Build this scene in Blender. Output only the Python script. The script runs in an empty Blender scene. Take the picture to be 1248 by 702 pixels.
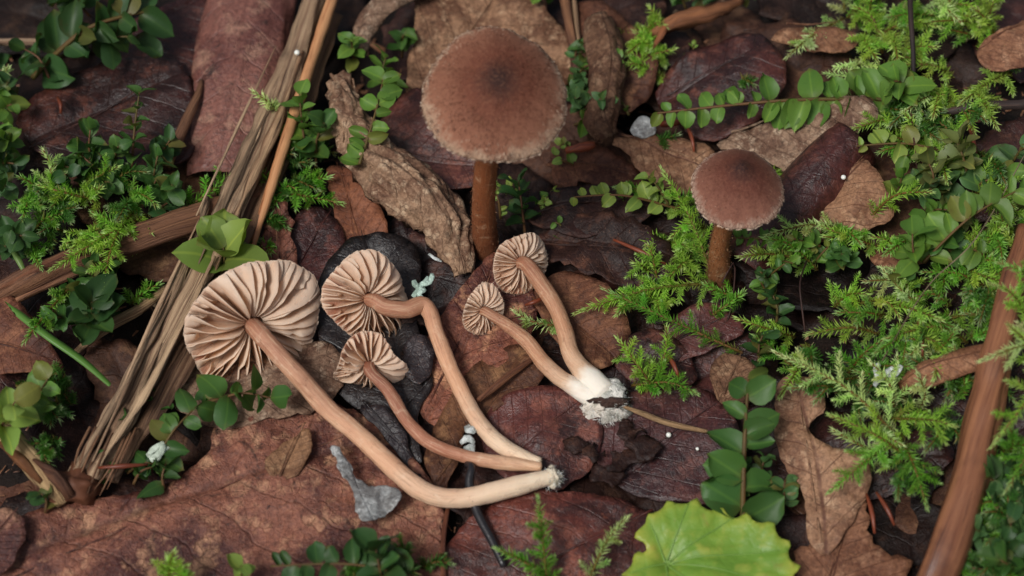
import bpy, math, random
import numpy as np
from mathutils import Vector, Matrix, noise as mnoise
from mathutils.geometry import delaunay_2d_cdt

# ------------------------------------------------------------------ camera, sky, sun, exposure
U = 0.001                                    # the code thinks in millimetres, the scene is in metres
SC = bpy.context.scene
COL = SC.collection
PITCH, DIST, LENS, SENSOR = math.radians(57), 289.0, 35.0, 17.3
cf = Vector((0, math.cos(PITCH), -math.sin(PITCH)))
cu = Vector((0, math.sin(PITCH), math.cos(PITCH)))
cr = Vector((1, 0, 0))
CAM = -cf * DIST
cam_data = bpy.data.cameras.new('camera')
cam = bpy.data.objects.new('camera', cam_data); COL.objects.link(cam)
cam.location = CAM * U
cam.rotation_euler = (math.radians(90) - PITCH, 0, 0)
cam_data.lens, cam_data.sensor_width = LENS, SENSOR
cam_data.clip_start, cam_data.clip_end = 0.01, 500
cam_data.dof.use_dof = True
cam_data.dof.focus_distance = 0.283
cam_data.dof.aperture_fstop = 9.0
SC.camera = cam

SUN_EL, SUN_AZ = math.radians(58), math.radians(-135)      # azimuth measured from +Y (away from camera) to +X
world = bpy.data.worlds.new('World'); SC.world = world; world.use_nodes = True
wn = world.node_tree; bg = wn.nodes['Background']
sky = wn.nodes.new('ShaderNodeTexSky'); sky.sky_type = 'NISHITA'; sky.sun_disc = False
sky.sun_elevation, sky.sun_rotation = SUN_EL, SUN_AZ
sky.air_density, sky.dust_density, sky.ozone_density = 1.0, 4.0, 1.0
cloud = wn.nodes.new('ShaderNodeHueSaturation'); cloud.inputs['Saturation'].default_value = 0.68      # thin even cloud: a whiter sky
wn.links.new(sky.outputs[0], cloud.inputs['Color']); wn.links.new(cloud.outputs[0], bg.inputs[0]); bg.inputs[1].default_value = 0.055
sl = bpy.data.lights.new('sun', 'SUN'); sun = bpy.data.objects.new('sun', sl); COL.objects.link(sun)
sl.energy, sl.angle, sl.color = 2.0, math.radians(18), (1, 0.98, 0.96)
sd = Vector((math.sin(SUN_AZ) * math.cos(SUN_EL), math.cos(SUN_AZ) * math.cos(SUN_EL), math.sin(SUN_EL)))
sun.rotation_euler = sd.to_track_quat('Z', 'Y').to_euler()
sun.location = sd * 2
SC.view_settings.view_transform = 'Standard'; SC.view_settings.look = 'None'
SC.view_settings.gamma = 1; SC.view_settings.use_curve_mapping = False
SC.view_settings.exposure = 0.44
SC.render.engine = 'CYCLES'
SC.cycles.max_bounces = 6; SC.cycles.transparent_max_bounces = 4

random.seed(7); RNG = np.random.default_rng(7)
PXMM = 8.73

# ------------------------------------------------------------------ pixel -> place
MOUNDS = [((78, -8), 9, 22), ((62, 40), 6, 26), ((-60, 12), 3, 20), ((-70, -25), 2, 15)]
def Hs(x, y):
    return sum(a * math.exp(-((x - c[0]) ** 2 + (y - c[1]) ** 2) / (2 * s * s)) for c, a, s in MOUNDS)
def ray(px, py):
    k = SENSOR / 2 / LENS / 624
    return cf + cr * ((px - 624) * k) - cu * ((py - 351) * k)
def G(px, py, z=0.0):
    """the place on the forest floor (plus z mm) seen at a pixel of the photograph"""
    d = ray(px, py); za = z; p = CAM
    for _ in range(6):
        t = (za - CAM.z) / d.z
        p = CAM + d * t
        za = z + Hs(p.x, p.y)
    return p
def V(px, py, Y):
    d = ray(px, py); t = (Y - CAM.y) / d.y
    return CAM + d * t
def ncam(x, y, z):
    return (cr * x + cu * y - cf * z).normalized()
def nz(p, s, o=0.0):
    return mnoise.noise(Vector((p[0] * s + o, p[1] * s - o * 1.7, p[2] * s + o * .6)))

# ------------------------------------------------------------------ objects
WL = {}
def link(o, parent=None):
    COL.objects.link(o)
    if parent is not None: o.parent = parent
    return o
def tag(o, label, cat, group=None, kind=None):
    if label: o['label'] = label
    if cat: o['category'] = cat
    if group: o['group'] = group
    if kind: o['kind'] = kind
    return o
def empty(name, p, label, cat, group=None):
    o = bpy.data.objects.new(name, None); o.empty_display_size = 0.004
    o.location = Vector(p) * U; link(o); WL[o.name] = Vector(p)
    return tag(o, label, cat, group)
def mesh(name, verts, faces, uv=None, attrs=None, smooth=True, mat=None):
    me = bpy.data.meshes.new(name)
    v = np.asarray(verts, dtype=float) * U
    me.from_pydata(v.tolist(), [], [tuple(f) for f in faces])
    if smooth: me.polygons.foreach_set('use_smooth', [True] * len(me.polygons))
    if uv is not None:
        l = me.uv_layers.new(name='UVMap'); idx = np.zeros(len(me.loops), dtype=int)
        me.loops.foreach_get('vertex_index', idx)
        l.data.foreach_set('uv', np.asarray(uv, dtype=float)[idx].ravel())
    for k, a in (attrs or {}).items():
        at = me.attributes.new(k, 'FLOAT', 'POINT'); at.data.foreach_set('value', np.asarray(a, dtype=float))
    if mat: me.materials.append(mat)
    me.update()
    return me
def put(name, verts, faces, mat, parent=None, base=None, color=None, **kw):
    """one mesh object; verts are world millimetres"""
    verts = np.asarray(verts, dtype=float)
    if parent is not None: w = WL[parent.name]
    else: w = Vector(base) if base is not None else Vector((verts[:, 0].mean(), verts[:, 1].mean(), verts[:, 2].min()))
    o = bpy.data.objects.new(name, mesh(name, verts - np.array(w), faces, mat=mat, **kw)); link(o, parent)
    if parent is None: o.location = w * U
    WL[o.name] = w
    if color: o.color = (*color, 1)
    return o
def inst(name, me, M, parent, color=None):
    """a copy of shared mesh data placed by a world matrix (mm)"""
    o = bpy.data.objects.new(name, me); link(o, parent)
    w = WL[parent.name]
    L = M.copy(); L.translation = (M.translation - w) * U
    o.matrix_basis = L
    if color: o.color = (*color, 1)
    return o

# ------------------------------------------------------------------ materials
class T:
    def __init__(s, name):
        s.m = bpy.data.materials.new(name); s.m.use_nodes = True; s.t = s.m.node_tree; s.t.nodes.clear()
    def n(s, typ, ins=None, **props):
        nd = s.t.nodes.new('ShaderNode' + typ)
        for k, v in props.items(): setattr(nd, k, v)
        for k, v in (ins or {}).items():
            sk = nd.inputs[k]
            if isinstance(v, bpy.types.NodeSocket): s.t.links.new(v, sk)
            elif isinstance(v, (tuple, list)) and len(v) == 3 and sk.type == 'RGBA': sk.default_value = (*v, 1)
            else: sk.default_value = v
        return nd
    def math(s, op, a, b=0.0, clamp=False):
        return s.n('Math', {0: a, 1: b}, operation=op, use_clamp=clamp).outputs[0]
    def rng(s, f, a, b, c=0.0, d=1.0):
        return s.n('MapRange', {0: f, 1: a, 2: b, 3: c, 4: d}).outputs[0]
    def mix(s, f, a, b, blend='MIX'):
        return s.n('Mix', {0: f, 6: a, 7: b}, data_type='RGBA', blend_type=blend).outputs[2]
    def vec(s, kind='Object', scale=(1000,) * 3, shift=True):
        v = s.n('TexCoord').outputs[kind]
        v = s.n('VectorMath', {0: v, 1: scale}, operation='MULTIPLY').outputs[0]
        if shift:
            r = s.n('ObjectInfo').outputs['Random']; r = s.math('MULTIPLY', r, 531.0)
            v = s.n('VectorMath', {0: v, 1: r}, operation='ADD').outputs[0]
        return v
    def noise(s, v, sc, det=4.0, ro=.6, dist=0.0):
        return s.n('TexNoise', {'Vector': v, 'Scale': sc, 'Detail': det, 'Roughness': ro, 'Distortion': dist}).outputs[0]
    def vor(s, v, sc, feature='DISTANCE_TO_EDGE', rnd=1.0):
        return s.n('TexVoronoi', {'Vector': v, 'Scale': sc, 'Randomness': rnd}, feature=feature).outputs['Distance']
    def attr(s, k): return s.n('Attribute', attribute_name=k).outputs['Fac']
    def tint(s): return s.n('ObjectInfo').outputs['Color']
    def rand(s): return s.n('ObjectInfo').outputs['Random']
    def bump(s, h, st, d=.2, nrm=None):
        i = {'Height': h, 'Strength': st, 'Distance': d * U}
        if nrm is not None: i['Normal'] = nrm
        return s.n('Bump', i).outputs[0]
    def bsdf(s, col, rough=.5, nrm=None, spec=.5, trans=0.0, tcol=None, coat=0.0, coat_r=.2, sss=0.0):
        i = {'Base Color': col, 'Roughness': rough, 'Specular IOR Level': spec, 'Coat Weight': coat, 'Coat Roughness': coat_r}
        if nrm is not None: i['Normal'] = nrm
        if sss: i.update({'Subsurface Weight': sss, 'Subsurface Scale': .001, 'Subsurface Radius': (1, .6, .35)})
        sh = s.n('BsdfPrincipled', i).outputs[0]
        if trans:
            ti = {'Color': tcol if tcol is not None else col}
            if nrm is not None: ti['Normal'] = nrm
            tr = s.n('BsdfTranslucent', ti).outputs[0]
            sh = s.n('MixShader', {0: trans, 1: sh, 2: tr}).outputs[0]
        out = s.n('OutputMaterial'); s.t.links.new(sh, out.inputs[0])
        return s.m

def hx(r, g, b):
    f = lambda c: (c / 255 / 12.92) if c < 10 else ((c / 255 + .055) / 1.055) ** 2.4
    return (f(r), f(g), f(b))

def dead_mat(name, c1, c2, c3, rough=.5, vein=None, vamt=.5, nv=7.0, bump=.6, dark=.6, net=.3, coat=0.0, bs=.09, spec=.22, netcol=None):
    t = T(name); v = t.vec()
    n1 = t.noise(v, bs, 5, .62, .4); n2 = t.noise(v, bs * 3.3, 6, .65); n3 = t.noise(v, 1.7, 5, .7); n4 = t.noise(v, .55, 5, .7, .6)
    c = t.mix(t.rng(n1, .42, .58), c1, c2)
    c = t.mix(t.math('MULTIPLY', t.rng(n2, .53, .66), .9), c, c3)
    dk = t.math('MULTIPLY', t.rng(n4, .58, .70), dark)
    pt = t.noise(v, bs * 1.4, 7, .72, 1.2)
    c = t.mix(t.rng(pt, .60, .70, 0, dark), c, hx(34, 22, 20)); c = t.mix(t.rng(pt, .40, .30, 0, .55), c, c3)
    c = t.mix(dk, c, hx(38, 24, 22))
    n5 = t.noise(v, 3.6, 4, .75)
    c = t.mix(t.rng(n3, .34, .56, .5, 0), c, hx(30, 18, 16))
    c = t.mix(t.rng(n3, .56, .72, 0, .4), c, c3); c = t.mix(t.rng(n5, .60, .74, 0, .35), c, hx(188, 152, 124)); c = t.mix(t.rng(n5, .40, .26, 0, .5), c, hx(28, 17, 15))
    # midrib and side veins from the leaf's own axes
    uv = t.n('SeparateXYZ', {0: t.n('TexCoord').outputs['UV']})
    u, w = uv.outputs[0], t.math('ABSOLUTE', uv.outputs[1])
    wob = t.math('MULTIPLY', t.math('SUBTRACT', t.noise(v, .12, 3), .5), .10)
    lat = t.math('ADD', t.math('SUBTRACT', u, t.math('MULTIPLY', w, .75)), wob)
    fr = t.math('ABSOLUTE', t.math('SUBTRACT', t.math('FRACT', t.math('MULTIPLY', lat, nv)), .5))
    side = t.rng(fr, .0, .045, 1, 0); mid = t.rng(w, .004, .014, 1, 0)
    vm = t.math('MAXIMUM', side, mid)
    ed = t.vor(t.n('VectorMath', {0: v, 1: t.n('TexNoise', {'Vector': v, 'Scale': .6}).outputs[1]}, operation='ADD').outputs[0], .75)
    nt = t.math('MULTIPLY', t.rng(ed, .0, .07, 1, 0), t.rng(n2, .40, .60, .15, 1))
    c = t.mix(t.math('MULTIPLY', t.math('MULTIPLY', vm, t.rng(n2, .38, .6, .5, 1)), vamt), c, vein or hx(50, 30, 25))
    c = t.mix(t.math('MULTIPLY', nt, net), c, netcol or vein or hx(45, 28, 24))
    c = t.mix(1.0, c, t.tint(), 'MULTIPLY')
    h = t.math('ADD', t.math('MULTIPLY', n3, .35), t.math('ADD', t.math('MULTIPLY', n4, .8), t.math('MULTIPLY', t.math('MAXIMUM', vm, t.math('MULTIPLY', nt, .7)), -.24)))
    b = t.bump(h, bump, .55)
    r = t.rng(n2, .35, .65, rough - .12, rough + .15)
    return t.bsdf(c, r, b, spec, coat=coat, coat_r=.28)

M = {}
M['wet_red'] = dead_mat('wet_red_leaf', hx(136, 86, 68), hx(80, 44, 39), hx(186, 140, 108), rough=.46, vamt=.45, net=.16, dark=.9, bs=.075, bump=1.0, spec=.3)
M['wet_maroon'] = dead_mat('wet_maroon_leaf', hx(84, 49, 43), hx(48, 31, 30), hx(116, 74, 60), rough=.36, vamt=.35, net=.14, coat=.0, spec=.4)
M['black'] = dead_mat('blackened_leaf', hx(33, 29, 30), hx(23, 20, 20), hx(50, 43, 42), rough=.36, vamt=.5, vein=hx(24, 22, 24), dark=.3, net=.15, spec=.45)
M['tan'] = dead_mat('dry_tan_leaf', hx(158, 120, 92), hx(124, 88, 66), hx(186, 152, 122), rough=.6, vamt=.9, vein=hx(80, 48, 38), net=.5, dark=.4, bs=.12)
M['crumpled'] = dead_mat('crumpled_grey_tan_leaf', hx(146, 118, 96), hx(104, 76, 60), hx(182, 158, 134), rough=.68, vamt=.5, vein=hx(84, 60, 48), net=.55, dark=.65, bump=.9, bs=.16)
M['brown'] = dead_mat('brown_leaf', hx(112, 76, 56), hx(80, 50, 38), hx(144, 106, 78), rough=.55, vamt=.35, net=.14, dark=.6)
M['grey_bark'] = dead_mat('pale_grey_bark', hx(156, 158, 156), hx(116, 115, 113), hx(196, 197, 194), rough=.6, vamt=.0, net=.2, dark=.4, netcol=hx(90, 90, 92), bs=.2)
M['litter'] = dead_mat('dark_litter_leaf', hx(56, 37, 31), hx(34, 24, 21), hx(90, 62, 47), rough=.5, vamt=.3, net=.12, dark=.8)
M['bark'] = dead_mat('reddish_brown_roll', hx(130, 84, 72), hx(104, 62, 54), hx(158, 118, 98), rough=.42, vamt=.0, net=.08, dark=.85, bs=.09, bump=.8, spec=.4)

def wood_mat(name, c1, c2, c3, sv=1.3, su=.035, rough=.6, bump=.7):
    t = T(name); v = t.vec('UV', (su, sv, 1), True)
    a = t.noise(v, 1.0, 6, .7, .3); b = t.noise(v, 2.7, 5, .7); w = t.noise(t.vec(), .12, 4)
    c = t.mix(t.rng(a, .38, .62), c1, c2); c = t.mix(t.rng(b, .54, .68), c, c3)
    c = t.mix(t.rng(w, .55, .7, 0, .45), c, c3)
    c = t.mix(1.0, c, t.tint(), 'MULTIPLY')
    h = t.math('ADD', a, t.math('MULTIPLY', b, .6))
    return t.bsdf(c, rough, t.bump(h, bump, .5), .3)
M['straw'] = wood_mat('weathered_straw_wood', hx(188, 162, 132), hx(126, 98, 78), hx(54, 38, 32), sv=1.9, bump=1.0)
M['pale_twig'] = wood_mat('pale_orange_twig', hx(196, 150, 108), hx(170, 116, 78), hx(120, 78, 52), sv=.6, bump=.25, rough=.45)
M['red_twig'] = wood_mat('glossy_brown_twig', hx(140, 94, 66), hx(96, 58, 42), hx(62, 36, 28), sv=.7, bump=.3, rough=.33)
M['dark_twig'] = wood_mat('dark_twig', hx(58, 46, 42), hx(40, 32, 30), hx(84, 64, 54), sv=.7, bump=.4)
M['rotten_wood'] = wood_mat('rotten_brown_wood', hx(134, 98, 72), hx(92, 62, 47), hx(52, 36, 30), sv=1.4, bump=.9)
M['needle'] = wood_mat('reddish_needle', hx(150, 78, 50), hx(110, 58, 42), hx(80, 40, 30), sv=1, bump=.2, rough=.4)
M['moss_stem'] = wood_mat('moss_stem', hx(96, 62, 40), hx(80, 74, 36), hx(54, 34, 26), sv=1.5, bump=.2)

t = T('forest_soil'); v = t.vec(shift=False)
a = t.noise(v, .15, 6, .7); b = t.noise(v, .9, 6, .75)
c = t.mix(t.rng(a, .4, .6), hx(26, 19, 16), hx(42, 30, 24)); c = t.mix(t.rng(b, .58, .72), c, hx(78, 52, 38))
M['soil'] = t.bsdf(c, .75, t.bump(b, 1, 1.2), .3)

t = T('cap_skin'); v = t.vec(shift=False)
rad = t.attr('rad'); ang = t.attr('ang')
cb = t.n('CombineXYZ', {0: t.math('MULTIPLY', ang, 30.0), 1: t.math('MULTIPLY', rad, 5.0), 2: 3.0}).outputs[0]
st = t.noise(cb, 1.3, 5, .75); fi = t.noise(v, 2.6, 5, .8); lo = t.noise(v, .16, 3)
rr = t.math('ADD', rad, t.math('MULTIPLY', t.math('SUBTRACT', t.math('ADD', st, lo), 1.0), .42))
c = t.mix(t.rng(rr, .05, .40), hx(66, 42, 37), hx(124, 74, 56))
c = t.mix(t.rng(rr, .45, .95), c, hx(172, 122, 98))
c = t.mix(t.rng(rr, .90, 1.02), c, hx(206, 178, 152))
c = t.mix(t.rng(fi, .5, .72, 0, .55), c, hx(178, 130, 100)); c = t.mix(t.rng(fi, .28, .46, .5, 0), c, hx(50, 28, 24))
c = t.mix(1.0, c, t.tint(), 'MULTIPLY')
M['cap'] = t.bsdf(c, .7, t.bump(t.math('ADD', fi, st), .7, .25), .25)

t = T('cap_fibril'); rad = t.attr('rad'); rn = t.attr('rnd')
c = t.mix(t.rng(rad, .1, .7), hx(104, 66, 52), hx(150, 106, 84)); c = t.mix(t.rng(rad, .75, 1.0), c, hx(222, 200, 176))
c = t.mix(t.rng(rn, .1, .45), c, hx(92, 56, 42)); c = t.mix(1.0, c, t.tint(), 'MULTIPLY')
M['fibril'] = t.bsdf(c, .6, None, .2, trans=.25)

t = T('gill_flesh'); v = t.vec()
ge = t.attr('edge'); n = t.noise(v, .5, 4); n2 = t.noise(v, 2.2, 4)
c = t.mix(t.rng(n, .35, .65), hx(252, 236, 216), hx(246, 222, 196))
c = t.mix(t.rng(ge, .3, .0, 0, .2), c, hx(206, 160, 126))
c = t.mix(t.rng(ge, .8, 1.0, 0, .8), c, hx(246, 230, 210))
c = t.mix(t.rng(n2, .63, .75, 0, .45), c, hx(140, 94, 66))
c = t.mix(t.math('MULTIPLY', t.rand(), .22), c, hx(196, 148, 114))
c = t.mix(1.0, c, t.tint(), 'MULTIPLY')
M['gill'] = t.bsdf(c, .55, t.bump(n2, .25, .15), .3, trans=.5, tcol=t.mix(.3, c, hx(250, 206, 160)))

def stem_mat(name, top, mid, base, white=.0, grain=.4, streak=.5):
    t = T(name); v = t.vec('UV', (.16, 2.6, 1)); o = t.vec()
    s = t.attr('s'); f = t.noise(v, 1.2, 6, .75, .3); g = t.noise(o, 2.4, 5, .8); l = t.noise(o, .22, 3)
    ss = t.math('ADD', s, t.math('MULTIPLY', t.math('SUBTRACT', l, .5), .35))
    c = t.mix(t.rng(ss, .05, .5), top, mid); c = t.mix(t.rng(ss, .6, .97), c, base)
    c = t.mix(t.rng(f, .50, .66, 0, streak), c, hx(226, 196, 162)); c = t.mix(t.rng(f, .30, .47, streak, 0), c, hx(116, 72, 50))
    c = t.mix(t.rng(g, .60, .75, 0, grain), c, hx(90, 52, 36)); c = t.mix(t.rng(g, .25, .4, grain, 0), c, hx(220, 176, 134))
    bl = t.noise(o, .45, 5, .7, .8); c = t.mix(t.rng(bl, .58, .70, 0, .5), c, hx(120, 76, 54)); c = t.mix(t.rng(bl, .42, .30, 0, .45), c, hx(222, 196, 168))
    sp = t.noise(o, 1.3, 3, .6); c = t.mix(t.rng(sp, .70, .74, 0, .7), c, hx(92, 54, 38))
    if white: c = t.mix(t.rng(ss, white, white + .08), c, hx(238, 232, 220))
    c = t.mix(1.0, c, t.tint(), 'MULTIPLY')
    return t.bsdf(c, .52, t.bump(t.math('ADD', f, g), .5, .25), .35, sss=.14)
M['stem_a'] = stem_mat('lying_stem', hx(158, 106, 82), hx(208, 160, 126), hx(232, 212, 184))
M['stem_c'] = stem_mat('lying_dark_stem', hx(134, 84, 64), hx(166, 110, 84), hx(208, 168, 134))
M['stem_w'] = stem_mat('white_footed_stem', hx(148, 98, 76), hx(186, 138, 106), hx(224, 200, 172), white=.80)
M['stem_s'] = stem_mat('standing_stem', hx(140, 84, 52), hx(140, 84, 52), hx(116, 72, 50), grain=.95, streak=.1)

t = T('round_moss_leaf'); v = t.vec(); uv = t.n('SeparateXYZ', {0: t.n('TexCoord').outputs['UV']})
n = t.noise(v, .35, 4); n2 = t.noise(v, 1.5, 4); w = t.math('ABSOLUTE', uv.outputs[1])
c = t.mix(t.math('MULTIPLY', t.rand(), .55), t.tint(), t.mix(1.0, t.tint(), (.72, .74, .62), 'MULTIPLY'))
c = t.mix(t.rng(n, .5, .7, 0, .35), c, t.mix(1.0, c, (1.6, 1.25, .7), 'MULTIPLY'))
c = t.mix(t.rng(n2, .64, .72, 0, .5), c, hx(70, 60, 34)); c = t.mix(t.rng(n2, .42, .30, 0, .3), c, t.mix(1.0, c, (.6, .65, .7), 'MULTIPLY'))
c = t.mix(t.rng(w, .012, .045, .5, 0), c, t.mix(1.0, c, (1.9, 1.6, 1.3), 'MULTIPLY'))
c = t.mix(t.rng(uv.outputs[0], .25, .0, 0, .4), c, hx(84, 70, 34))
c = t.mix(t.rng(t.rand(), .90, .96, 0, .55), c, hx(120, 104, 52)); c = t.mix(t.rng(t.math('MULTIPLY', uv.outputs[0], t.noise(v, .8, 3)), .50, .62, 0, .6), c, hx(104, 84, 44))
M['mnium'] = t.bsdf(c, .48, t.bump(n2, .4, .25), .32, trans=.3, tcol=t.mix(1.0, c, (1.5, 1.5, .6), 'MULTIPLY'))

t = T('feather_moss_leaf'); tp = t.attr('tip'); rn = t.attr('rnd')
c = t.mix(t.math('MULTIPLY', rn, .6), t.tint(), t.mix(1.0, t.tint(), (.5, .62, .5), 'MULTIPLY'))
c = t.mix(t.rng(tp, .60, 1.0, 0, .7), c, t.mix(.5, t.tint(), hx(220, 228, 180)))
c = t.mix(t.math('MULTIPLY', t.attr('age'), .85), c, hx(98, 78, 44)); c = t.mix(t.rng(rn, .93, .97, 0, .7), c, hx(140, 116, 66))
M['feather'] = t.bsdf(c, .45, None, .45, trans=.38, tcol=t.mix(1.0, c, (1.3, 1.4, .6), 'MULTIPLY'))

t = T('lobed_green_leaf'); v = t.vec(shift=False); uv = t.n('SeparateXYZ', {0: t.n('TexCoord').outputs['UV']})
n = t.noise(v, .07, 4); n2 = t.noise(v, .5, 5); ve = t.attr('vein'); ed = t.vor(v, .55)
c = t.mix(t.rng(n, .42, .6), hx(104, 138, 46), hx(138, 160, 56)); c = t.mix(t.rng(n2, .52, .68, 0, .6), c, hx(164, 166, 72)); n6 = t.noise(v, .22, 6, .7, .8); c = t.mix(t.rng(n6, .60, .72, 0, .75), c, hx(132, 112, 54)); c = t.mix(t.rng(n6, .40, .3, 0, .5), c, hx(84, 124, 44))
c = t.mix(t.attr('rim'), c, hx(178, 168, 66))
c = t.mix(t.rng(ed, 0, .09, .2, 0), c, hx(96, 140, 44)); c = t.mix(t.math('MULTIPLY', ve, .55), c, hx(100, 142, 54))
M['lobed'] = t.bsdf(c, .45, t.bump(t.math('ADD', n2, t.rng(ed, 0, .15, 0, .25)), .35, .25), .4, trans=.12, tcol=hx(150, 180, 50))

t = T('lichen'); v = t.vec(); n = t.noise(v, .7, 6, .75); n2 = t.noise(v, 2.5, 4)
c = t.mix(t.rng(n, .42, .6), t.tint(), t.mix(1.0, t.tint(), (.5, .52, .5), 'MULTIPLY')); c = t.mix(t.rng(n2, .6, .7, 0, .6), c, hx(60, 54, 48))
M['lichen'] = t.bsdf(c, .75, t.bump(t.math('ADD', n, n2), .9, .4), .2)
t = T('clump_of_soil'); v = t.vec(); n = t.noise(v, .5, 6, .75); n2 = t.noise(v, 1.8, 5)
c = t.mix(t.rng(n, .4, .62), hx(40, 28, 25), hx(74, 50, 40)); c = t.mix(t.rng(n2, .6, .72, 0, .8), c, hx(150, 130, 112))
M['clump'] = t.bsdf(c, .5, t.bump(t.math('ADD', n, n2), 1, .6), .4)
t = T('white_bead'); M['bead'] = t.bsdf(hx(226, 226, 216), .35, None, .5, sss=.2)
t = T('crumb'); c = t.mix(t.attr('rnd'), hx(52, 32, 26), hx(140, 98, 70)); c = t.mix(t.rng(t.attr('rnd'), .93, .97), c, hx(176, 150, 120))
M['crumb'] = t.bsdf(c, .6, None, .3)
t = T('black_stalk'); M['black_stalk'] = t.bsdf(hx(34, 32, 34), .32, t.bump(t.noise(t.vec(), .8, 3), .3, .2), .5)
t = T('grass_blade'); M['grass'] = t.bsdf(t.tint(), .4, None, .4, trans=.3)

# ------------------------------------------------------------------ shape builders
def catmull(P, n, closed=False):
    P = np.asarray(P, dtype=float); k = len(P); out = []
    m = k if closed else k - 1
    for i in range(m):
        if closed: p0, p1, p2, p3 = P[(i - 1) % k], P[i], P[(i + 1) % k], P[(i + 2) % k]
        else: p0, p1, p2, p3 = P[max(i - 1, 0)], P[i], P[i + 1], P[min(i + 2, k - 1)]
        for j in range(n):
            t = j / n
            out.append(.5 * (2 * p1 + (p2 - p0) * t + (2 * p0 - 5 * p1 + 4 * p2 - p3) * t * t + (3 * p1 - p0 - 3 * p2 + p3) * t ** 3))
    if not closed: out.append(P[-1])
    return np.array(out)
def resample(C, step):
    d = np.r_[0, np.cumsum(np.linalg.norm(np.diff(C[:, :3], axis=0), axis=1))]
    n = max(2, int(d[-1] / step) + 1); s = np.linspace(0, d[-1], n)
    return np.stack([np.interp(s, d, C[:, i]) for i in range(C.shape[1])], 1)
def frames(C):
    tn = np.gradient(C, axis=0); tn /= np.linalg.norm(tn, axis=1)[:, None] + 1e-12
    up = np.array([0, 0, 1.0]);
    if abs(tn[0] @ up) > .9: up = np.array([0, 1.0, 0])
    a = np.cross(up, tn[0]); a /= np.linalg.norm(a); A = [a]
    for i in range(1, len(C)):
        a = A[-1] - tn[i] * (A[-1] @ tn[i]); a /= np.linalg.norm(a) + 1e-12; A.append(a)
    A = np.array(A); return tn, A, np.cross(tn, A)
def tube(C, R, seg=14, groove=0.0, gn=5, rough=0.0, rs=.5, flat=1.0, seed=0.0, twist=0.0, cap=True):
    """C (n,3) mm, R (n,) radii -> verts, faces, uv in mm, s 0..1"""
    C = np.asarray(C, float); n = len(C); tn, A, B = frames(C)
    L = np.r_[0, np.cumsum(np.linalg.norm(np.diff(C, axis=0), axis=1))]
    v, uv, s = [], [], []
    for i in range(n):
        for j in range(seg):
            th = 2 * math.pi * j / seg; tt = th + twist * L[i]
            r = R[i] * (1 + groove * (nz((math.cos(tt) * gn * .5, math.sin(tt) * gn * .5, L[i] * .04), 1, seed)))
            p = C[i] + A[i] * (r * math.cos(th)) + B[i] * (r * math.sin(th) * flat)
            if rough: p = p + (A[i] * math.cos(th) + B[i] * math.sin(th)) * (rough * nz(p, rs, seed))
            v.append(p); uv.append((L[i], R[i] * th)); s.append(L[i] / L[-1])
    f = [(i * seg + j, i * seg + (j + 1) % seg, (i + 1) * seg + (j + 1) % seg, (i + 1) * seg + j) for i in range(n - 1) for j in range(seg)]
    if cap:
        for e, i in ((0, 0), (1, n - 1)):
            c = len(v); v.append(C[i] + tn[i] * (R[i] * .25 * (1 if e else -1))); uv.append((L[i], 0)); s.append(L[i] / L[-1])
            for j in range(seg):
                q = (i * seg + j, i * seg + (j + 1) % seg, c); f.append(q if e else q[::-1])
    return np.array(v), f, np.array(uv), np.array(s)
def rad(P, widths, C):
    """radii along a resampled curve from px widths at its control points"""
    return np.interp(np.linspace(0, 1, len(C)), np.linspace(0, 1, len(widths)), np.array(widths) / 2 / PXMM)

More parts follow.
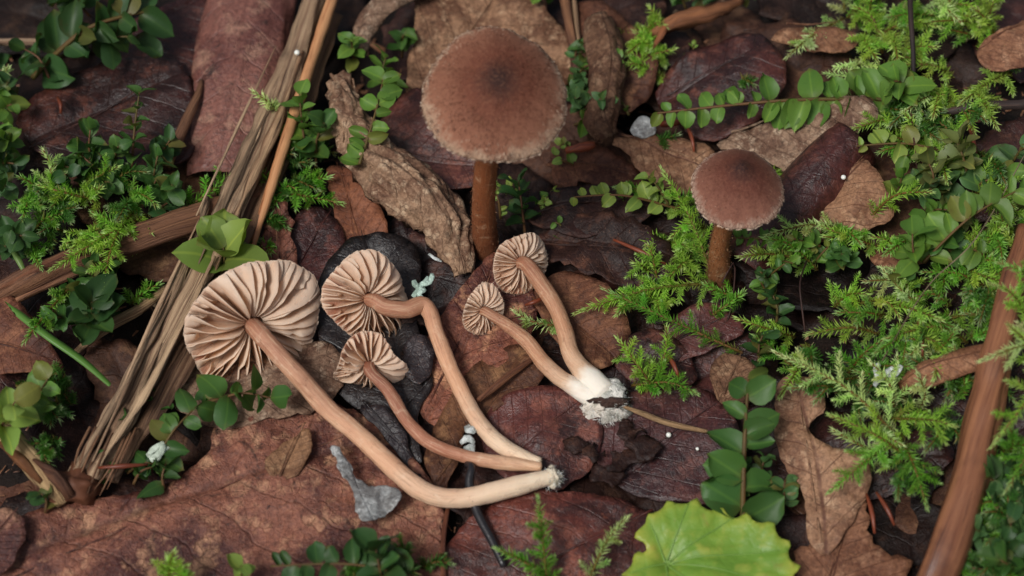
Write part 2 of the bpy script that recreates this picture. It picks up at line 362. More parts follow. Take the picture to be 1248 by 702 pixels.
def in_poly(x, y, P):
    ins = np.zeros(len(x), bool); j = len(P) - 1
    for i in range(len(P)):
        c = ((P[i, 1] > y) != (P[j, 1] > y)) & (x < (P[j, 0] - P[i, 0]) * (y - P[i, 1]) / (P[j, 1] - P[i, 1] + 1e-12) + P[i, 0])
        ins ^= c; j = i
    return ins
LEAF_I = [0]
def sheet(pts3, axis, inner=(), wav=(.8, .07), fine=(.15, .5), jag=.25, jscale=.7, step=.9, crease=.45, lat=.10, nv=7, ridged=0.0, teeth=None, sm=4):
    """a leaf blade from an outline of world points: verts, faces, uv"""
    LEAF_I[0] += 1; sd_ = LEAF_I[0] * 7.31
    P = np.array(pts3, float); ctl = np.vstack([P] + [np.array(q, float)[None] for q in inner])
    B = catmull(P, sm, True); B = resample(np.vstack([B, B[:1]]), step)[:-1]
    cen = B[:, :2].mean(0); nB = len(B)
    for i in range(nB):
        d = B[(i + 1) % nB, :2] - B[i - 1, :2]; d = np.array([d[1], -d[0]]) / (np.linalg.norm(d) + 1e-9)
        k = jag * (1.3 * nz((B[i, 0], B[i, 1], 0), jscale, sd_) + .7 * nz((B[i, 0], B[i, 1], 5), jscale * 2.5, sd_) + 2.2 * min(0, .12 + nz((B[i, 0], B[i, 1], 9), .28, sd_)))
        if teeth: k += teeth[0] * ((((i * step / teeth[1]) % 1.0) - .5) if len(teeth) == 2 else abs(math.sin(math.pi * i * step / teeth[1])) - .6)
        B[i, :2] += d * k
    lo, hi = B[:, :2].min(0), B[:, :2].max(0)
    gx, gy = np.meshgrid(np.arange(lo[0], hi[0], step), np.arange(lo[1], hi[1], step * .87))
    gx = gx + (np.arange(gx.shape[0]) % 2)[:, None] * step * .5
    gx, gy = gx.ravel() + RNG.normal(0, step * .08, gx.size), gy.ravel() + RNG.normal(0, step * .08, gy.size)
    k = in_poly(gx, gy, B); gx, gy = gx[k], gy[k]
    if len(gx):
        dm = np.min((gx[:, None] - B[None, :, 0]) ** 2 + (gy[:, None] - B[None, :, 1]) ** 2, axis=1)
        k = dm > (step * .55) ** 2; gx, gy = gx[k], gy[k]
    vs = [Vector((a, b)) for a, b in B[:, :2]] + [Vector((a, b)) for a, b in zip(gx, gy)]
    r = delaunay_2d_cdt(vs, [(i, (i + 1) % nB) for i in range(nB)], [], 1, 1e-4)
    xy = np.array([(q.x, q.y) for q in r[0]]); faces = [tuple(f) for f in r[2]]
    d2 = (xy[:, None, 0] - ctl[None, :, 0]) ** 2 + (xy[:, None, 1] - ctl[None, :, 1]) ** 2 + .6
    w = d2 ** -1.25; z = (w * ctl[None, :, 2]).sum(1) / w.sum(1)
    a0, a1 = np.array(axis[0][:2]), np.array(axis[1][:2]); ln = np.linalg.norm(a1 - a0); ax = (a1 - a0) / ln; ay = np.array([-ax[1], ax[0]])
    uu = ((xy - a0) @ ax) / ln; vv = ((xy - a0) @ ay) / ln; vv = vv + .04 * np.sin(uu * 3 + sd_)
    for i in range(len(xy)):
        p = (xy[i, 0], xy[i, 1], 0)
        f2 = nz(p, fine[1], sd_)
        dz = wav[0] * 1.25 * nz(p, wav[1], sd_) + fine[0] * 1.3 * f2
        if ridged: dz += ridged * (1 - 2.2 * abs(nz(p, fine[1] * .45, sd_ + 9))) + ridged * .5 * (1 - 2 * abs(nz(p, fine[1] * 1.1, sd_ + 3)))
        dz -= crease * math.exp(-(vv[i] * ln / 1.0) ** 2)
        ph = ((uu[i] - abs(vv[i]) * .75) * nv) % 1.0
        dz -= lat * math.exp(-((ph - .5) / .09) ** 2)
        z[i] += dz
    return np.column_stack([xy, z]), faces, np.column_stack([uu, vv])
def dead_leaf(name, label, mat, outline, axis, inner=(), cat='dead leaf', group=None, thick=.22, color=None, parts=(), **kw):
    pts = [G(*p) for p in outline]; inn = [G(*p) for p in inner]
    v, f, uv = sheet(pts, (G(*axis[0], 0), G(*axis[1], 0)), inn, **kw)
    o = put(name, v, f, M[mat], uv=uv, color=color); tag(o, label, cat, group)
    md = o.modifiers.new('thickness', 'SOLIDIFY'); md.thickness = thick * U; md.offset = -1
    # raised midrib follows the blade
    if kw.get('crease', .35) > 0 and cat == 'dead leaf':
        xy = np.array([G(*axis[0], 0), G(*axis[1], 0)], float)[:, :2]
        line = []
        for k in np.linspace(.02, .98, 26):
            q = xy[0] * (1 - k) + xy[1] * k; d = ((v[:, :2] - q) ** 2).sum(1); i = int(d.argmin())
            if d[i] < 1.2: w = 1 / (d + .05); w[d > 4] = 0; line.append((q[0], q[1], (w * v[:, 2]).sum() / w.sum() + .02))
        if len(line) > 6:
            C = np.array(line); C[:, 2] = np.convolve(np.pad(C[:, 2], 2, 'edge'), np.ones(5) / 5, 'valid')
            tv, tf, tuv, ts = tube(C - np.array((0, 0, .05)), np.linspace(.20, .06, len(C)), 8, rough=.06)
            put('midrib', tv, tf, M[mat], parent=o, uv=tuv * .003 + np.array((0, .3)), color=tuple(q * .8 for q in (color or (1, 1, 1))))
    return o
def rolled(name, label, mat, spine, arc=(-2.2, 2.2), cat='dead leaf', group=None, crink=.6, cs=.3, seg=26, color=None, thick=.22, roll=0.0, rip=.5, squash=1.0):
    """a leaf or bark strip rolled about its length; spine (px, py, z, radius mm)"""
    C = catmull([(*G(a, b, c), r) for a, b, c, r in spine], 8); C = resample(C, .9); n = len(C)
    tn, A, B = frames(C[:, :3]); LEAF_I[0] += 1; sd_ = LEAF_I[0] * 5.7
    v, uv = [], []; s = np.r_[0, np.cumsum(np.linalg.norm(np.diff(C[:, :3], axis=0), axis=1))]
    for i in range(n):
        side = np.cross(tn[i], (0, 0, 1.0)); side /= np.linalg.norm(side); up = np.cross(side, tn[i])
        for j in range(seg + 1):
            w = j / seg; e = rip * (nz((s[i], w * 9, 0), .35, sd_))
            th = arc[0] + (arc[1] - arc[0]) * w + (e * .5 if j in (0, seg) else 0) + roll * s[i]
            r = C[i, 3] * (1 + .12 * (w - .5))
            p = C[i, :3] + side * (r * math.sin(th)) + up * (r * squash * math.cos(th))
            q_ = (s[i] * .35, w * C[i, 3] * 4.5, 0); k = crink * (1.1 * (.3 - abs(nz(q_, cs * 1.3, sd_))) + .35 * nz(q_, cs * 3.5, sd_) + .45 * nz(p, cs * .6, sd_))
            v.append(p + (side * math.sin(th) + up * math.cos(th)) * k); uv.append((s[i] / s[-1], (w - .5) * .5))
    q = seg + 1
    f = [(i * q + j, i * q + j + 1, (i + 1) * q + j + 1, (i + 1) * q + j) for i in range(n - 1) for j in range(seg)]
    o = put(name, v, f, M[mat], uv=uv, color=color); tag(o, label, cat, group)
    md = o.modifiers.new('thickness', 'SOLIDIFY'); md.thickness = thick * U; md.offset = 0
    return o
def stick(name, label, mat, path, widths, cat='twig', group=None, parent=None, color=None, **kw):
    C = resample(catmull([G(*p) for p in path], 8), kw.pop('step', 1.0)); R = rad(path, widths, C)
    v, f, uv, s = tube(C, R, **kw)
    o = put(name, v, f, M[mat], parent=parent, uv=uv, color=color, attrs={'s': s})
    if parent is None: tag(o, label, cat, group)
    return o
def blob(name, label, mat, px, py, z, radii, cat, amp=.35, sc=.5, seed=1., color=None, parent=None, group=None):
    c = G(px, py, z); v, f = [], []; a, b = 22, 13
    for i in range(b):
        ph = math.pi * i / (b - 1)
        for j in range(a):
            th = 2 * math.pi * j / a; d = Vector((math.sin(ph) * math.cos(th), math.sin(ph) * math.sin(th), math.cos(ph)))
            k = 1 + amp * (nz(d, 1.6, seed) + .6 * nz(d, 4, seed) + .4 * nz(d, 9, seed))
            v.append(c + Vector((d.x * radii[0], d.y * radii[1], d.z * radii[2])) * k)
    f = [(i * a + j, (i + 1) * a + j, (i + 1) * a + (j + 1) % a, i * a + (j + 1) % a) for i in range(b - 1) for j in range(a)]
    o = put(name, v, f, M[mat], parent=parent, color=color)
    return o if parent else tag(o, label, cat, group)

# ------------------------------------------------------------------ the ground
def axis_pts(lo, hi, step, far):
    c = list(np.arange(lo, hi + step / 2, step)); d = step; a = c[0]; b = c[-1]; L, R_ = [], []
    while b < far: d *= 1.25; a -= d; b += d; L.insert(0, a); R_.append(b)
    return np.array(L + c + R_)
gx, gy = axis_pts(-105, 105, 1.3, 60000), axis_pts(-80, 95, 1.3, 60000)
gv = []
for y in gy:
    for x in gx:
        k = max(abs(x), abs(y)); far = min(1.0, max(0.0, (k - 150) / 3000))
        z = Hs(x, y) - 6.0 + 2.4 * nz((x, y, 0), .05) + .9 * nz((x, y, 3), .2) + .45 * nz((x, y, 8), .6) + far * 60 * nz((x, y, 1), .0009)
        gv.append((x, y, z))
nx = len(gx)
gf = [(j * nx + i, j * nx + i + 1, (j + 1) * nx + i + 1, (j + 1) * nx + i) for j in range(len(gy) - 1) for i in range(nx - 1)]
tag(put('ground', gv, gf, M['soil'], base=(0, 0, 0)), 'dark humus soil of the forest floor', None, kind='structure')

# crumbs of humus, bud scales and leaf bits: nobody could count them
v, f, rn = [], [], []
for i in range(5200):
    p = G(random.uniform(-40, 1290), random.uniform(-60, 740), 0)
    z = Hs(p.x, p.y) - 5.4 + 2.4 * nz((p.x, p.y, 0), .05) + .9 * nz((p.x, p.y, 3), .2) + random.uniform(-.3, .9)
    a = random.uniform(0, 6.28); l = random.choice((.5, .8, 1.2, 2.2)) * random.uniform(.6, 1.3); w = l * random.uniform(.15, .6)
    ux = Vector((math.cos(a), math.sin(a), random.uniform(-.4, .4))).normalized(); uy = ux.cross(Vector((random.uniform(-.5, .5), random.uniform(-.5, .5), 1))).normalized(); un = ux.cross(uy)
    c = Vector((p.x, p.y, z)); b = len(v); h = w * .25
    for sx, sy, sz in ((-1, -.6, 0), (1, -.3, 0), (.8, .5, 0), (-.7, .8, 0), (.1, 0, 1), (.1, 0, -1)):
        v.append(c + ux * (l * .5 * sx) + uy * (w * .5 * sy) + un * (h * sz))
    f += [(b, b + 1, b + 4), (b + 1, b + 2, b + 4), (b + 2, b + 3, b + 4), (b + 3, b, b + 4), (b + 1, b, b + 5), (b + 2, b + 1, b + 5), (b + 3, b + 2, b + 5), (b, b + 3, b + 5)]
    rn += [random.random()] * 6
tag(put('litter_crumbs', v, f, M['crumb'], base=(0, 0, 0), attrs={'rnd': rn}, smooth=False), 'loose brown crumbs of humus and leaf bits on the soil', 'leaf litter', kind='stuff')

# bottom layer of decaying leaves
spots = [tuple(G(random.uniform(-60, 1300), random.uniform(-90, 750), 0))[:2] for i in range(58)]
while len(spots) < 150:        # the litter goes on around the picked spot
    q = (random.uniform(-190, 190), random.uniform(-150, 190))
    if abs(q[0]) > 76 or q[1] < -48 or q[1] > 68: spots.append(q)
for cx_, cy_ in spots:
    a = random.uniform(0, 6.28)
    c = Vector((cx_, cy_, 0)); L, W = random.uniform(12, 24), random.uniform(7, 13); P = []
    ca, sa = math.cos(a), math.sin(a); tx, ty = random.uniform(-.18, .18), random.uniform(-.18, .18)
    for q in range(12):
        th = 2 * math.pi * q / 12; x = L * math.cos(th); y = W * math.sin(th) * (1 - .25 * math.cos(th)) * random.uniform(.6, 1.12)
        X, Y = c.x + x * ca - y * sa, c.y + x * sa + y * ca
        P.append((X, Y, Hs(X, Y) - 3.0 + x * tx + y * ty + random.uniform(-.4, .4)))
    v, f, uv = sheet(P, ((c.x - L * ca, c.y - L * sa), (c.x + L * ca, c.y + L * sa)), wav=(1.8, .09), fine=(.4, .35), step=1.2, jag=1.0, jscale=.45, ridged=(rg := random.choice((0, .2, .5))))
    k = random.uniform(.3, .9)
    mk = random.choice(('litter', 'litter', 'wet_maroon', 'brown'))
    o = put('decaying_leaf', v, f, M[mk], uv=uv, color=(k, k * random.uniform(.9, 1.05), k))
    tag(o, ('dim ' if k < .6 else '') + {0: 'smooth ', .2: 'wrinkled ', .5: 'crumpled '}[rg] + {'litter': 'blackish brown', 'wet_maroon': 'maroon', 'brown': 'brown'}[mk] + ' decaying leaf pressed into the lowest layer of litter', 'dead leaf', 'decaying leaves of the lowest layer')
    md = o.modifiers.new('thickness', 'SOLIDIFY'); md.thickness = .2 * U; md.offset = -1

# ------------------------------------------------------------------ dead leaves one can point to
dead_leaf('fallen_leaf', 'large wet reddish brown leaf with tan blotches filling the ground below the split stalk', 'wet_red',
    [(-30, 668, 0), (30, 628, .5), (110, 606, .6), (190, 592, .5), (250, 560, .6), (262, 520, .8), (300, 492, 1.2), (370, 482, 1.6), (440, 505, 1.4), (500, 555, 1.0), (536, 605, .2), (540, 660, -.5), (520, 730, -1), (250, 745, 0), (-30, 745, 0)],
    ((-20, 720), (460, 520)), inner=[(310, 600, 1.9), (150, 665, 1.6), (330, 665, 1.2), (420, 600, .8)], wav=(1.1, .10), fine=(.35, .45), jag=.35, lat=.18, nv=6)
dead_leaf('leaf_fragment', 'pale crumbly tan leaf patch under the largest gilled cap', 'crumpled',
    [(205, 478, .6), (222, 430, 1.2), (262, 410, 1.4), (330, 430, 1.4), (395, 415, 1.6), (418, 455, 1.6), (392, 500, 2.0), (340, 508, 2.0), (285, 520, 1.7), (235, 512, 1.2)],
    ((205, 500), (410, 430)), wav=(.5, .2), fine=(.3, .9), jag=.5, ridged=.2, crease=0)
dead_leaf('blackened_leaf', 'charcoal black ribbed leaf beneath the two middle gilled caps', 'black',
    [(388, 405, 1.2), (386, 350, 1.6), (402, 312, 2.2), (430, 288, 2.8), (468, 284, 2.4), (503, 296, 1.8), (514, 335, 1.4), (506, 385, 1.2), (520, 430, 1.5), (528, 470, 1.2), (508, 505, 1.4), (512, 562, 1.0), (488, 548, 1.2), (462, 505, 1.6), (424, 490, 1.4), (398, 455, 1.2)],
    ((500, 560), (440, 285)), inner=[(450, 400, .9), (480, 330, 1.4)], wav=(.5, .15), fine=(.15, .5), lat=.3, nv=11, jag=.15)
dead_leaf('blackened_leaf', 'narrow blue black leaf strip with a raised edge beside the slim dark stem', 'black',
    [(440, 492, 2.2), (470, 498, 3.0), (488, 515, 2.6), (505, 555, 2.0), (514, 578, 1.4), (500, 572, 1.6), (476, 540, 2.0), (452, 512, 2.4)],
    ((442, 495), (512, 575)), wav=(.3, .2), lat=.1, crease=.6, color=(1.5, 1.55, 1.7))
dead_leaf('blackened_leaf', 'small grey black leaf flap beside the slim dark stemmed cap', 'black',
    [(490, 428, 2.4), (505, 408, 3.0), (524, 416, 2.6), (527, 448, 2.2), (510, 468, 2.6), (494, 456, 2.4)],
    ((492, 460), (520, 410)), wav=(.4, .3), crease=0, color=(1.7, 1.7, 1.85))
dead_leaf('leaf_scrap', 'small pointed dry tan leaf scrap with dark veins on the big red leaf', 'tan',
    [(324, 562, 2.6), (338, 545, 2.8), (358, 530, 3.0), (376, 521, 3.0), (381, 545, 3.0), (372, 562, 2.8), (362, 576, 2.8), (350, 582, 2.6), (344, 598, 2.4), (338, 580, 2.6), (330, 577, 2.6)],
    ((342, 592), (376, 523)), step=.5, wav=(.25, .3), fine=(.08, .9), jag=.2, lat=.12, nv=5, color=(.78, .74, .66))
rolled('curled_leaf', 'crumpled grey tan curled leaf leaning against the big upright mushroom', 'crumpled',
    [(408, 96, 7, 1.0), (420, 118, 7, 2.0), (432, 160, 6, 2.6), (460, 202, 5, 3.4), (500, 236, 4.4, 4.2), (538, 272, 3.4, 3.2), (556, 305, 2.4, 2.0), (566, 336, 1.5, .8)], arc=(-1.6, 1.5), crink=2.0, cs=.36, rip=3.0, seg=44, color=(1.15, 1.12, 1.05))
dead_leaf('brown_leaf', 'orange brown smooth leaf end tucked under the crumpled curled leaf', 'brown',
    [(398, 206, 1.5), (420, 200, 2.5), (446, 224, 3), (468, 262, 2.6), (470, 300, 1.6), (440, 304, 1.2), (415, 300, 1.0), (408, 260, 1.2)],
    ((440, 302), (410, 202)), wav=(.4, .15), lat=.08, color=(1.35, 1.1, 1.0))
dead_leaf('maroon_leaf', 'dark red brown leaf lying behind the stem of the big upright mushroom', 'wet_maroon',
    [(440, 185, 1.0), (470, 140, 2.0), (510, 108, 2.6), (560, 140, 2.8), (600, 180, 2.4), (588, 222, 1.6), (540, 232, 1.4), (500, 218, 1.6), (470, 208, 1.2)],
    ((445, 180), (595, 210)), wav=(.7, .12), color=(1.35, 1.2, 1.15))
dead_leaf('dry_leaf', 'broad wrinkled dry tan leaf behind the big upright cap', 'crumpled',
    [(500, 135, .5), (498, 80, 1.8), (512, 30, 3), (505, -20, 3.4), (570, -40, 3.6), (640, -20, 3.4), (668, 12, 3), (692, 45, 2.2), (700, 90, 1.0), (650, 110, 1), (600, 100, 1.5), (540, 120, 1.2)],
    ((505, 125), (640, -30)), wav=(1.4, .11), fine=(.4, .5), ridged=.5, jag=.6, color=(1.0, .86, .74))
rolled('curled_leaf', 'tan curled leaf edge arching over green shoots near the pale twig', 'crumpled',
    [(438, 66, 4, 1.2), (447, 35, 5, 1.8), (470, 10, 6, 2.0), (505, -12, 6, 2.2), (550, -30, 5, 2.2)], arc=(-1.8, 1.2), crink=.6, cs=.4, seg=18)
rolled('curled_leaf', 'folded brown leaf standing right of the big upright cap', 'crumpled',
    [(728, 28, 4, 2.2), (738, 70, 4.5, 2.6), (738, 110, 4, 2.4), (732, 150, 3, 2.0), (742, 170, 2, 1.4)], arc=(-1.9, 1.4), crink=1.0, cs=.35, seg=22, color=(.62, .52, .45))
dead_leaf('brown_leaf', 'crinkled dark brown leaf behind the folded leaf', 'brown',
    [(690, 20, 1.5), (730, 5, 3), (775, 30, 3), (800, 70, 2), (790, 120, 1), (745, 140, 1.4), (705, 110, 1.2)], ((700, 110), (780, 25)), ridged=.5, wav=(1.2, .14), color=(.8, .72, .7))
dead_leaf('brown_leaf', 'jagged dark brown leaf right of the big mushroom stem', 'brown',
    [(666, 200, 1.2), (690, 172, 1.8), (735, 180, 2), (770, 200, 1.6), (778, 228, 1.2), (745, 240, 1.4), (715, 222, 1.6), (690, 230, 1.2)],
    ((670, 200), (775, 215)), jag=.8, jscale=.5, wav=(.6, .15), color=(.8, .7, .7))
dead_leaf('dry_leaf', 'tan leaf with ragged edge left of the small upright cap', 'tan',
    [(752, 172, 2), (790, 168, 2.8), (830, 172, 2.6), (868, 180, 2), (868, 222, 1.4), (830, 238, 1.6), (800, 225, 2), (775, 205, 2)],
    ((755, 175), (865, 210)), ridged=.35, wav=(.8, .15), jag=.5, color=(.85, .8, .75))
dead_leaf('brown_leaf', 'pinkish brown leaf under the pair of white footed mushrooms', 'wet_red',
    [(498, 476, .6), (515, 430, 1.4), (545, 372, 2.2), (580, 330, 2.6), (605, 306, 2.4), (640, 330, 1.8), (655, 385, 1.6), (625, 432, 1.4), (580, 480, .8), (535, 520, .4)],
    ((520, 500), (615, 312)), wav=(.6, .14), color=(1.2, 1.12, 1.05))
dead_leaf('brown_leaf', 'dull olive brown crinkled leaf between the two groups of picked mushrooms', 'brown',
    [(520, 560, .2), (540, 500, 1.0), (585, 440, 1.6), (640, 420, 2.0), (668, 452, 2.2), (640, 478, 2.0), (600, 500, 1.6), (570, 520, 1.2), (555, 572, .4), (535, 600, 0)],
    ((530, 590), (650, 430)), wav=(.7, .14), ridged=.2, color=(.95, .92, .8))
dead_leaf('brown_leaf', 'brown leaf with dark net veins right of the white footed pair', 'brown',
    [(648, 362, 1.2), (690, 330, 2.0), (735, 345, 2.2), (765, 392, 1.8), (750, 440, 1.4), (715, 452, 1.2), (680, 420, 1.4)],
    ((655, 365), (745, 440)), wav=(.8, .15), ridged=.3, color=(1.0, .9, .85))
dead_leaf('dark_leaf', 'dark torn leaf mass between the two upright mushrooms', 'litter',
    [(655, 292, 1), (700, 262, 2.2), (750, 262, 2.8), (800, 285, 2.6), (835, 325, 1.4), (790, 352, 1.2), (740, 342, 1.6), (700, 330, 1.4), (665, 322, 1)],
    ((660, 300), (830, 320)), ridged=.7, wav=(1.2, .15), jag=.8, color=(1.15, 1.0, 1.0))
dead_leaf('maroon_leaf', 'dark leaf slab behind the torn leaf mass', 'litter',
    [(640, 262, 1.5), (690, 225, 3), (760, 225, 3), (800, 250, 2.2), (770, 280, 2), (700, 290, 1.5)], ((645, 265), (790, 245)), wav=(.9, .15), color=(.9, .8, .85))
dead_leaf('maroon_leaf', 'glossy maroon leaf bulging under the joined stem bases', 'wet_maroon',
    [(588, 545, .4), (596, 500, 1.2), (630, 476, 2.2), (680, 470, 2.4), (722, 490, 2.0), (735, 530, 1.6), (715, 575, .8), (670, 600, .5), (620, 585, .4)],
    ((600, 575), (715, 490)), inner=[(660, 520, 3.0)], wav=(.5, .15), fine=(.12, .6), color=(1.25, 1.05, 1.05))
dead_leaf('maroon_leaf', 'dark purple brown wet leaf behind the shoot with paired dark leaves', 'wet_maroon',
    [(725, 560, .4), (745, 500, 1.2), (790, 470, 1.6), (850, 470, 1.8), (892, 500, 1.6), (905, 560, 1.0), (880, 610, .4), (820, 612, .3), (765, 600, .3)],
    ((735, 590), (880, 490)), wav=(.6, .13), color=(.85, .8, .95))
dead_leaf('wet_leaf', 'glossy red brown ribbed leaf below the joined stem bases', 'wet_maroon',
    [(538, 720, 0), (548, 660, .8), (585, 622, 1.4), (640, 598, 1.6), (700, 600, 1.4), (760, 606, 1.2), (800, 640, 1.0), (800, 740, .2), (640, 760, .2), (560, 750, 0)],
    ((800, 620), (560, 740)), wav=(.8, .1), lat=.3, nv=9, color=(1.45, 1.1, 1.0))
dead_leaf('maroon_leaf', 'oval dark maroon leaf among feathery moss below the small upright mushroom', 'wet_maroon',
    [(800, 428, 1.4), (816, 395, 2.2), (850, 368, 2.8), (890, 376, 2.4), (906, 396, 2.0), (890, 415, 1.8), (850, 432, 1.6), (818, 438, 1.4)],
    ((802, 430), (902, 385)), wav=(.4, .2), crease=.5, color=(1.05, .95, 1.05))
dead_leaf('dry_leaf', 'grey tan crusty leaf sloping behind the small upright cap', 'crumpled',
    [(874, 176, 3), (905, 158, 3.6), (950, 148, 4.4), (1000, 130, 5.2), (1050, 118, 5.6), (1068, 142, 5.2), (1040, 165, 4.6), (1005, 188, 3.8), (985, 214, 2.8), (966, 226, 2.2), (950, 205, 2.8), (930, 192, 3), (900, 190, 3)],
    ((885, 180), (1060, 130)), wav=(.7, .14), ridged=.45, jag=.5)
dead_leaf('dry_leaf', 'cracked tan leaf hump right of the small upright cap', 'tan',
    [(960, 300, 1), (985, 275, 2), (1012, 238, 3), (1040, 205, 4.4), (1056, 193, 4.8), (1072, 216, 4.4), (1086, 240, 3.6), (1086, 268, 2.6), (1050, 282, 2), (1000, 296, 1.2)],
    ((970, 295), (1060, 198)), inner=[(1050, 240, 5)], wav=(.5, .15), ridged=.3, color=(.95, .9, .85))
rolled('maroon_leaf', 'dark maroon rolled leaf in the shade right of the small upright mushroom', 'wet_maroon',
    [(905, 330, 0, 3.5), (935, 290, .5, 4.2), (975, 245, 1, 4.6), (1010, 205, 1.6, 4.4), (1040, 175, 2, 4)], arc=(-1.7, 1.7), crink=.4, cs=.2, color=(.75, .6, .62))
dead_leaf('tan_leaf', 'upright veined tan leaf with holes standing right of the paired leaf shoot', 'tan',
    [(944, 500, 2), (950, 468, 3), (972, 452, 3.6), (1002, 470, 3.4), (1004, 500, 3.0), (985, 520, 2.6), (1000, 535, 2.8), (1040, 548, 3.0), (1062, 572, 2.8), (1052, 610, 2.2), (1030, 650, 1.6), (1005, 676, 1.2), (985, 660, 1.2), (980, 610, 1.6), (958, 570, 1.6), (945, 535, 1.6)],
    ((1000, 672), (965, 458)), wav=(.7, .15), fine=(.2, .6), ridged=.2, jag=.3, nv=6)
dead_leaf('toothed_leaf', 'brown toothed leaf lying under the veined tan leaf', 'tan',
    [(962, 712, .6), (975, 670, .8), (1000, 655, 1.0), (1030, 628, 1.4), (1050, 600, 1.6), (1058, 640, 1.4), (1070, 668, 1.2), (1105, 680, .8), (1108, 705, .6), (1080, 730, .3), (1000, 740, .3)],
    ((1000, 735), (1045, 605)), wav=(.5, .14), teeth=(1.0, 2.2), color=(.68, .56, .52))
rolled('curled_leaf', 'twisted brown leaf tip between the pale sprig and the glossy twig', 'tan',
    [(1100, 474, 3, 1.0), (1122, 462, 4, 1.8), (1150, 452, 4.5, 2.0), (1180, 442, 5, 1.8), (1210, 432, 5, 1.4)], arc=(-1.6, 1.3), crink=.5, cs=.4, seg=16, color=(.75, .62, .55))
dead_leaf('brown_leaf', 'plain reddish brown leaf at the grass blade beside the split stalk', 'brown',
    [(-25, 352, 2), (20, 366, 2.8), (50, 400, 2.8), (76, 448, 1.8), (30, 452, 1.6), (-25, 446, 1.2)], ((-25, 420), (70, 445)), wav=(.5, .12), color=(.95, .78, .78))
dead_leaf('maroon_leaf', 'big dark maroon leaf behind the leafy shoots near the rolled brown strip', 'wet_maroon',
    [(20, 150, .5), (70, 100, 1.8), (140, 70, 2.8), (215, 75, 2.6), (240, 130, 2), (230, 190, 1.2), (170, 205, 1), (90, 215, .6)], ((25, 190), (235, 90)), wav=(.9, .1), color=(.62, .5, .46))
dead_leaf('maroon_leaf', 'blackish leaf above the dark maroon one near the rolled brown strip', 'wet_maroon',
    [(120, 60, 1), (180, 15, 2.6), (240, -10, 2.6), (262, 20, 2), (250, 80, 1.4), (200, 90, 1.6)], ((130, 60), (255, 0)), wav=(.7, .12), color=(.6, .5, .5))
dead_leaf('wet_leaf', 'ragged reddish leaf edge beside the orange tip of the pale twig', 'wet_red',
    [(314, 330, .8), (318, 290, 1.8), (332, 246, 3.0), (348, 250, 3.2), (352, 285, 2.6), (364, 322, 1.4), (345, 336, 1)], ((340, 332), (338, 248)), wav=(.4, .2), jag=.5, color=(.9, .85, .85))
dead_leaf('maroon_leaf', 'dark wine red leaf between the ragged leaf edge and the blackened leaf', 'wet_maroon',
    [(350, 330, .4), (356, 270, 1.2), (385, 252, 1.8), (412, 270, 1.6), (420, 310, 1.2), (395, 345, .6)], ((360, 330), (405, 262)), wav=(.5, .15), color=(.8, .62, .66))
dead_leaf('dry_leaf', 'tan leaf corner showing through the bright moss beside the dark twig', 'tan',
    [(1190, 62, 4), (1215, 35, 5), (1270, 20, 5), (1280, 70, 4), (1240, 82, 3.6), (1205, 88, 3.4)], ((1200, 70), (1270, 40)), ridged=.4, color=(.9, .78, .74))
dead_leaf('dry_leaf', 'low tan leaf edge behind the long paired leaf frond', 'tan',
    [(940, 50, 3), (960, 36, 3.6), (1020, 30, 3.6), (1050, 42, 3), (1030, 64, 2.4), (985, 62, 2.4)], ((945, 50), (1045, 42)), ridged=.3, color=(.72, .62, .56))
dead_leaf('tan_leaf', 'brown leaf patch under the pale moss near the dark hair stalk', 'tan',
    [(1060, 310, 2), (1100, 290, 3), (1140, 290, 3.2), (1130, 320, 2.6), (1085, 330, 2)], ((1065, 320), (1135, 295)), ridged=.4, color=(.7, .55, .5))
dead_leaf('tan_leaf', 'rough brown leaf tuft above the paired leaf shoot', 'crumpled',
    [(865, 455, 2.5), (880, 432, 3.2), (905, 436, 3.4), (925, 455, 3.2), (915, 490, 2), (880, 492, 1.6)], ((880, 490), (905, 436)), ridged=.5, color=(.72, .6, .5))
dead_leaf('wet_leaf', 'reddish torn leaf tip below the broken yellowish stick', 'wet_red',
    [(-25, 640, 2.2), (10, 622, 3), (32, 632, 3), (28, 660, 2.4), (15, 690, 1.8), (-25, 700, 1.8)], ((-20, 680), (28, 630)), wav=(.4, .2), jag=.6, color=(.82, .8, .85))
dead_leaf('maroon_leaf', 'dark red leaf behind the long paired leaf frond', 'wet_maroon',
    [(800, 110, 1), (850, 60, 2.4), (930, 40, 2.6), (960, 90, 2.4), (920, 150, 1.6), (850, 170, 1)], ((810, 120), (950, 60)), wav=(.8, .12), color=(.85, .72, .72))
dead_leaf('maroon_leaf', 'wine brown leaf crossing under the feathery moss right of the white feet', 'wet_maroon',
    [(745, 440, .6), (790, 400, 1.4), (830, 420, 1.6), (850, 460, 1.0), (800, 480, .8)], ((750, 440), (845, 450)), wav=(.5, .15), color=(.9, .8, .85))

